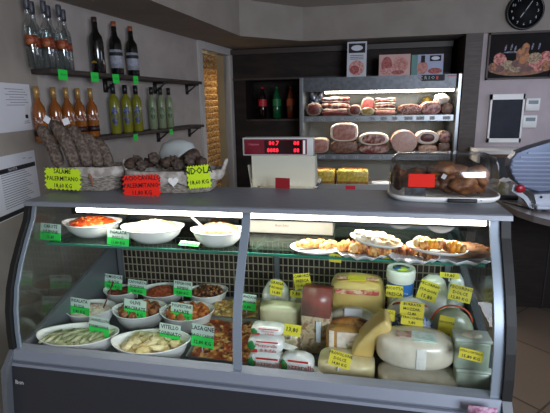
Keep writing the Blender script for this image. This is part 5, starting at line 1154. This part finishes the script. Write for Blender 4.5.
# white wall ledge and wood box beyond
p = at(475.5, 149.5, Y=3.95); q = at(516, 156, Y=3.9)
wl = thing('white_ledge', 'white ledge with a short side leg below the electrical panel', 'ledge', (0, 0, 0))
b = MB(); b.box(p.x, q.x+.08, 3.85, FY-.002, p.z-.028, p.z); b.build('ledge_board', 'white_plastic', wl, flat=True)
b = MB(); b.box(p.x, p.x+.02, 3.86, FY-.002, p.z-.10, p.z-.028); b.build('side_leg', 'white_plastic', wl, flat=True)
b = MB(); b.box(p.x+.03, q.x+.05, 3.88, FY-.004, TZ2-.2, p.z-.06); o = b.build('under_cabinet', mat('under_dark', '#1e2228', rough=.5), flat=True); tag(o, 'dark bluish cabinet below the white ledge', 'cabinet')
b = MB(); b.box(p.x+.05, p.x+.25, 3.90, FY-.02, p.z-.06, p.z-.03); o = b.build('wooden_board', mat('board_wood', '#8a6038', '#74502e', 20, .6, stretch=(1, 8, 8)), flat=True); tag(o, 'brown wooden board tucked under the white ledge', 'board')

# ================================================================== LIGHT
def area(nm, loc, rot, sx_, sy_, e, col=(1, 1, 1)):
    l = bpy.data.lights.new(nm, 'AREA'); l.shape = 'RECTANGLE'; l.size = sx_; l.size_y = sy_; l.energy = e; l.color = col; o = bpy.data.objects.new(nm, l); COL.objects.link(o); o.location = loc; o.rotation_euler = rot; return o
w = bpy.data.worlds.new('w'); SC.world = w; w.use_nodes = True; w.node_tree.nodes['Background'].inputs[0].default_value = lin('#a9b2c0'); w.node_tree.nodes['Background'].inputs[1].default_value = .18
# shop window behind and to the right of the customer
area('shop_window', (2.9, -1.3, 1.85), (PI/2-.12, 0, .45), 1.6, .95, 110, (.80, .88, 1.0))
area('side_window', (3.5, 3.1, 1.75), (PI/2-.2, 0, PI/2), .9, .7, 9, (.66, .76, 1.0))
area('fridge_lamp', ((a.x+c.x)/2 if False else 1.2, FY+.07, hz-.03), (0, 0, 0), 1.2, .04, 9, (1, .93, .82))
area('fridge_lamp_low', (1.2, FY+.09, 1.43-.035), (0, 0, 0), 1.2, .03, 5.5, (1, .92, .8))
area('case_lamp', (.80, 1.335, 1.204), (-.10, 0, 0), 1.25, .03, 5.0, (1, .96, .88))
area('tray_fill_light', (1.2, FY+.10, 1.02), (0, 0, 0), 1.2, .03, 2.5, (1, .92, .8))  # added fill under the lower shelf to brighten the tray, no fixture there
area('doorway_lamp', tuple(LA+LDIR*2.2-LN*.40+V(0, 0, 1.9)), (0, 0, 0), .4, .3, 14, (1, .95, .80))
SC.view_settings.view_transform = 'Standard'; SC.view_settings.look = 'None'; SC.view_settings.gamma = 1; SC.view_settings.use_curve_mapping = False
SC.view_settings.exposure = 0
cy = SC.cycles; cy.use_denoising = True; cy.max_bounces = 8; cy.transparent_max_bounces = 16; cy.transmission_bounces = 6; cy.sample_clamp_indirect = 4; cy.caustics_reflective = False; cy.caustics_refractive = False
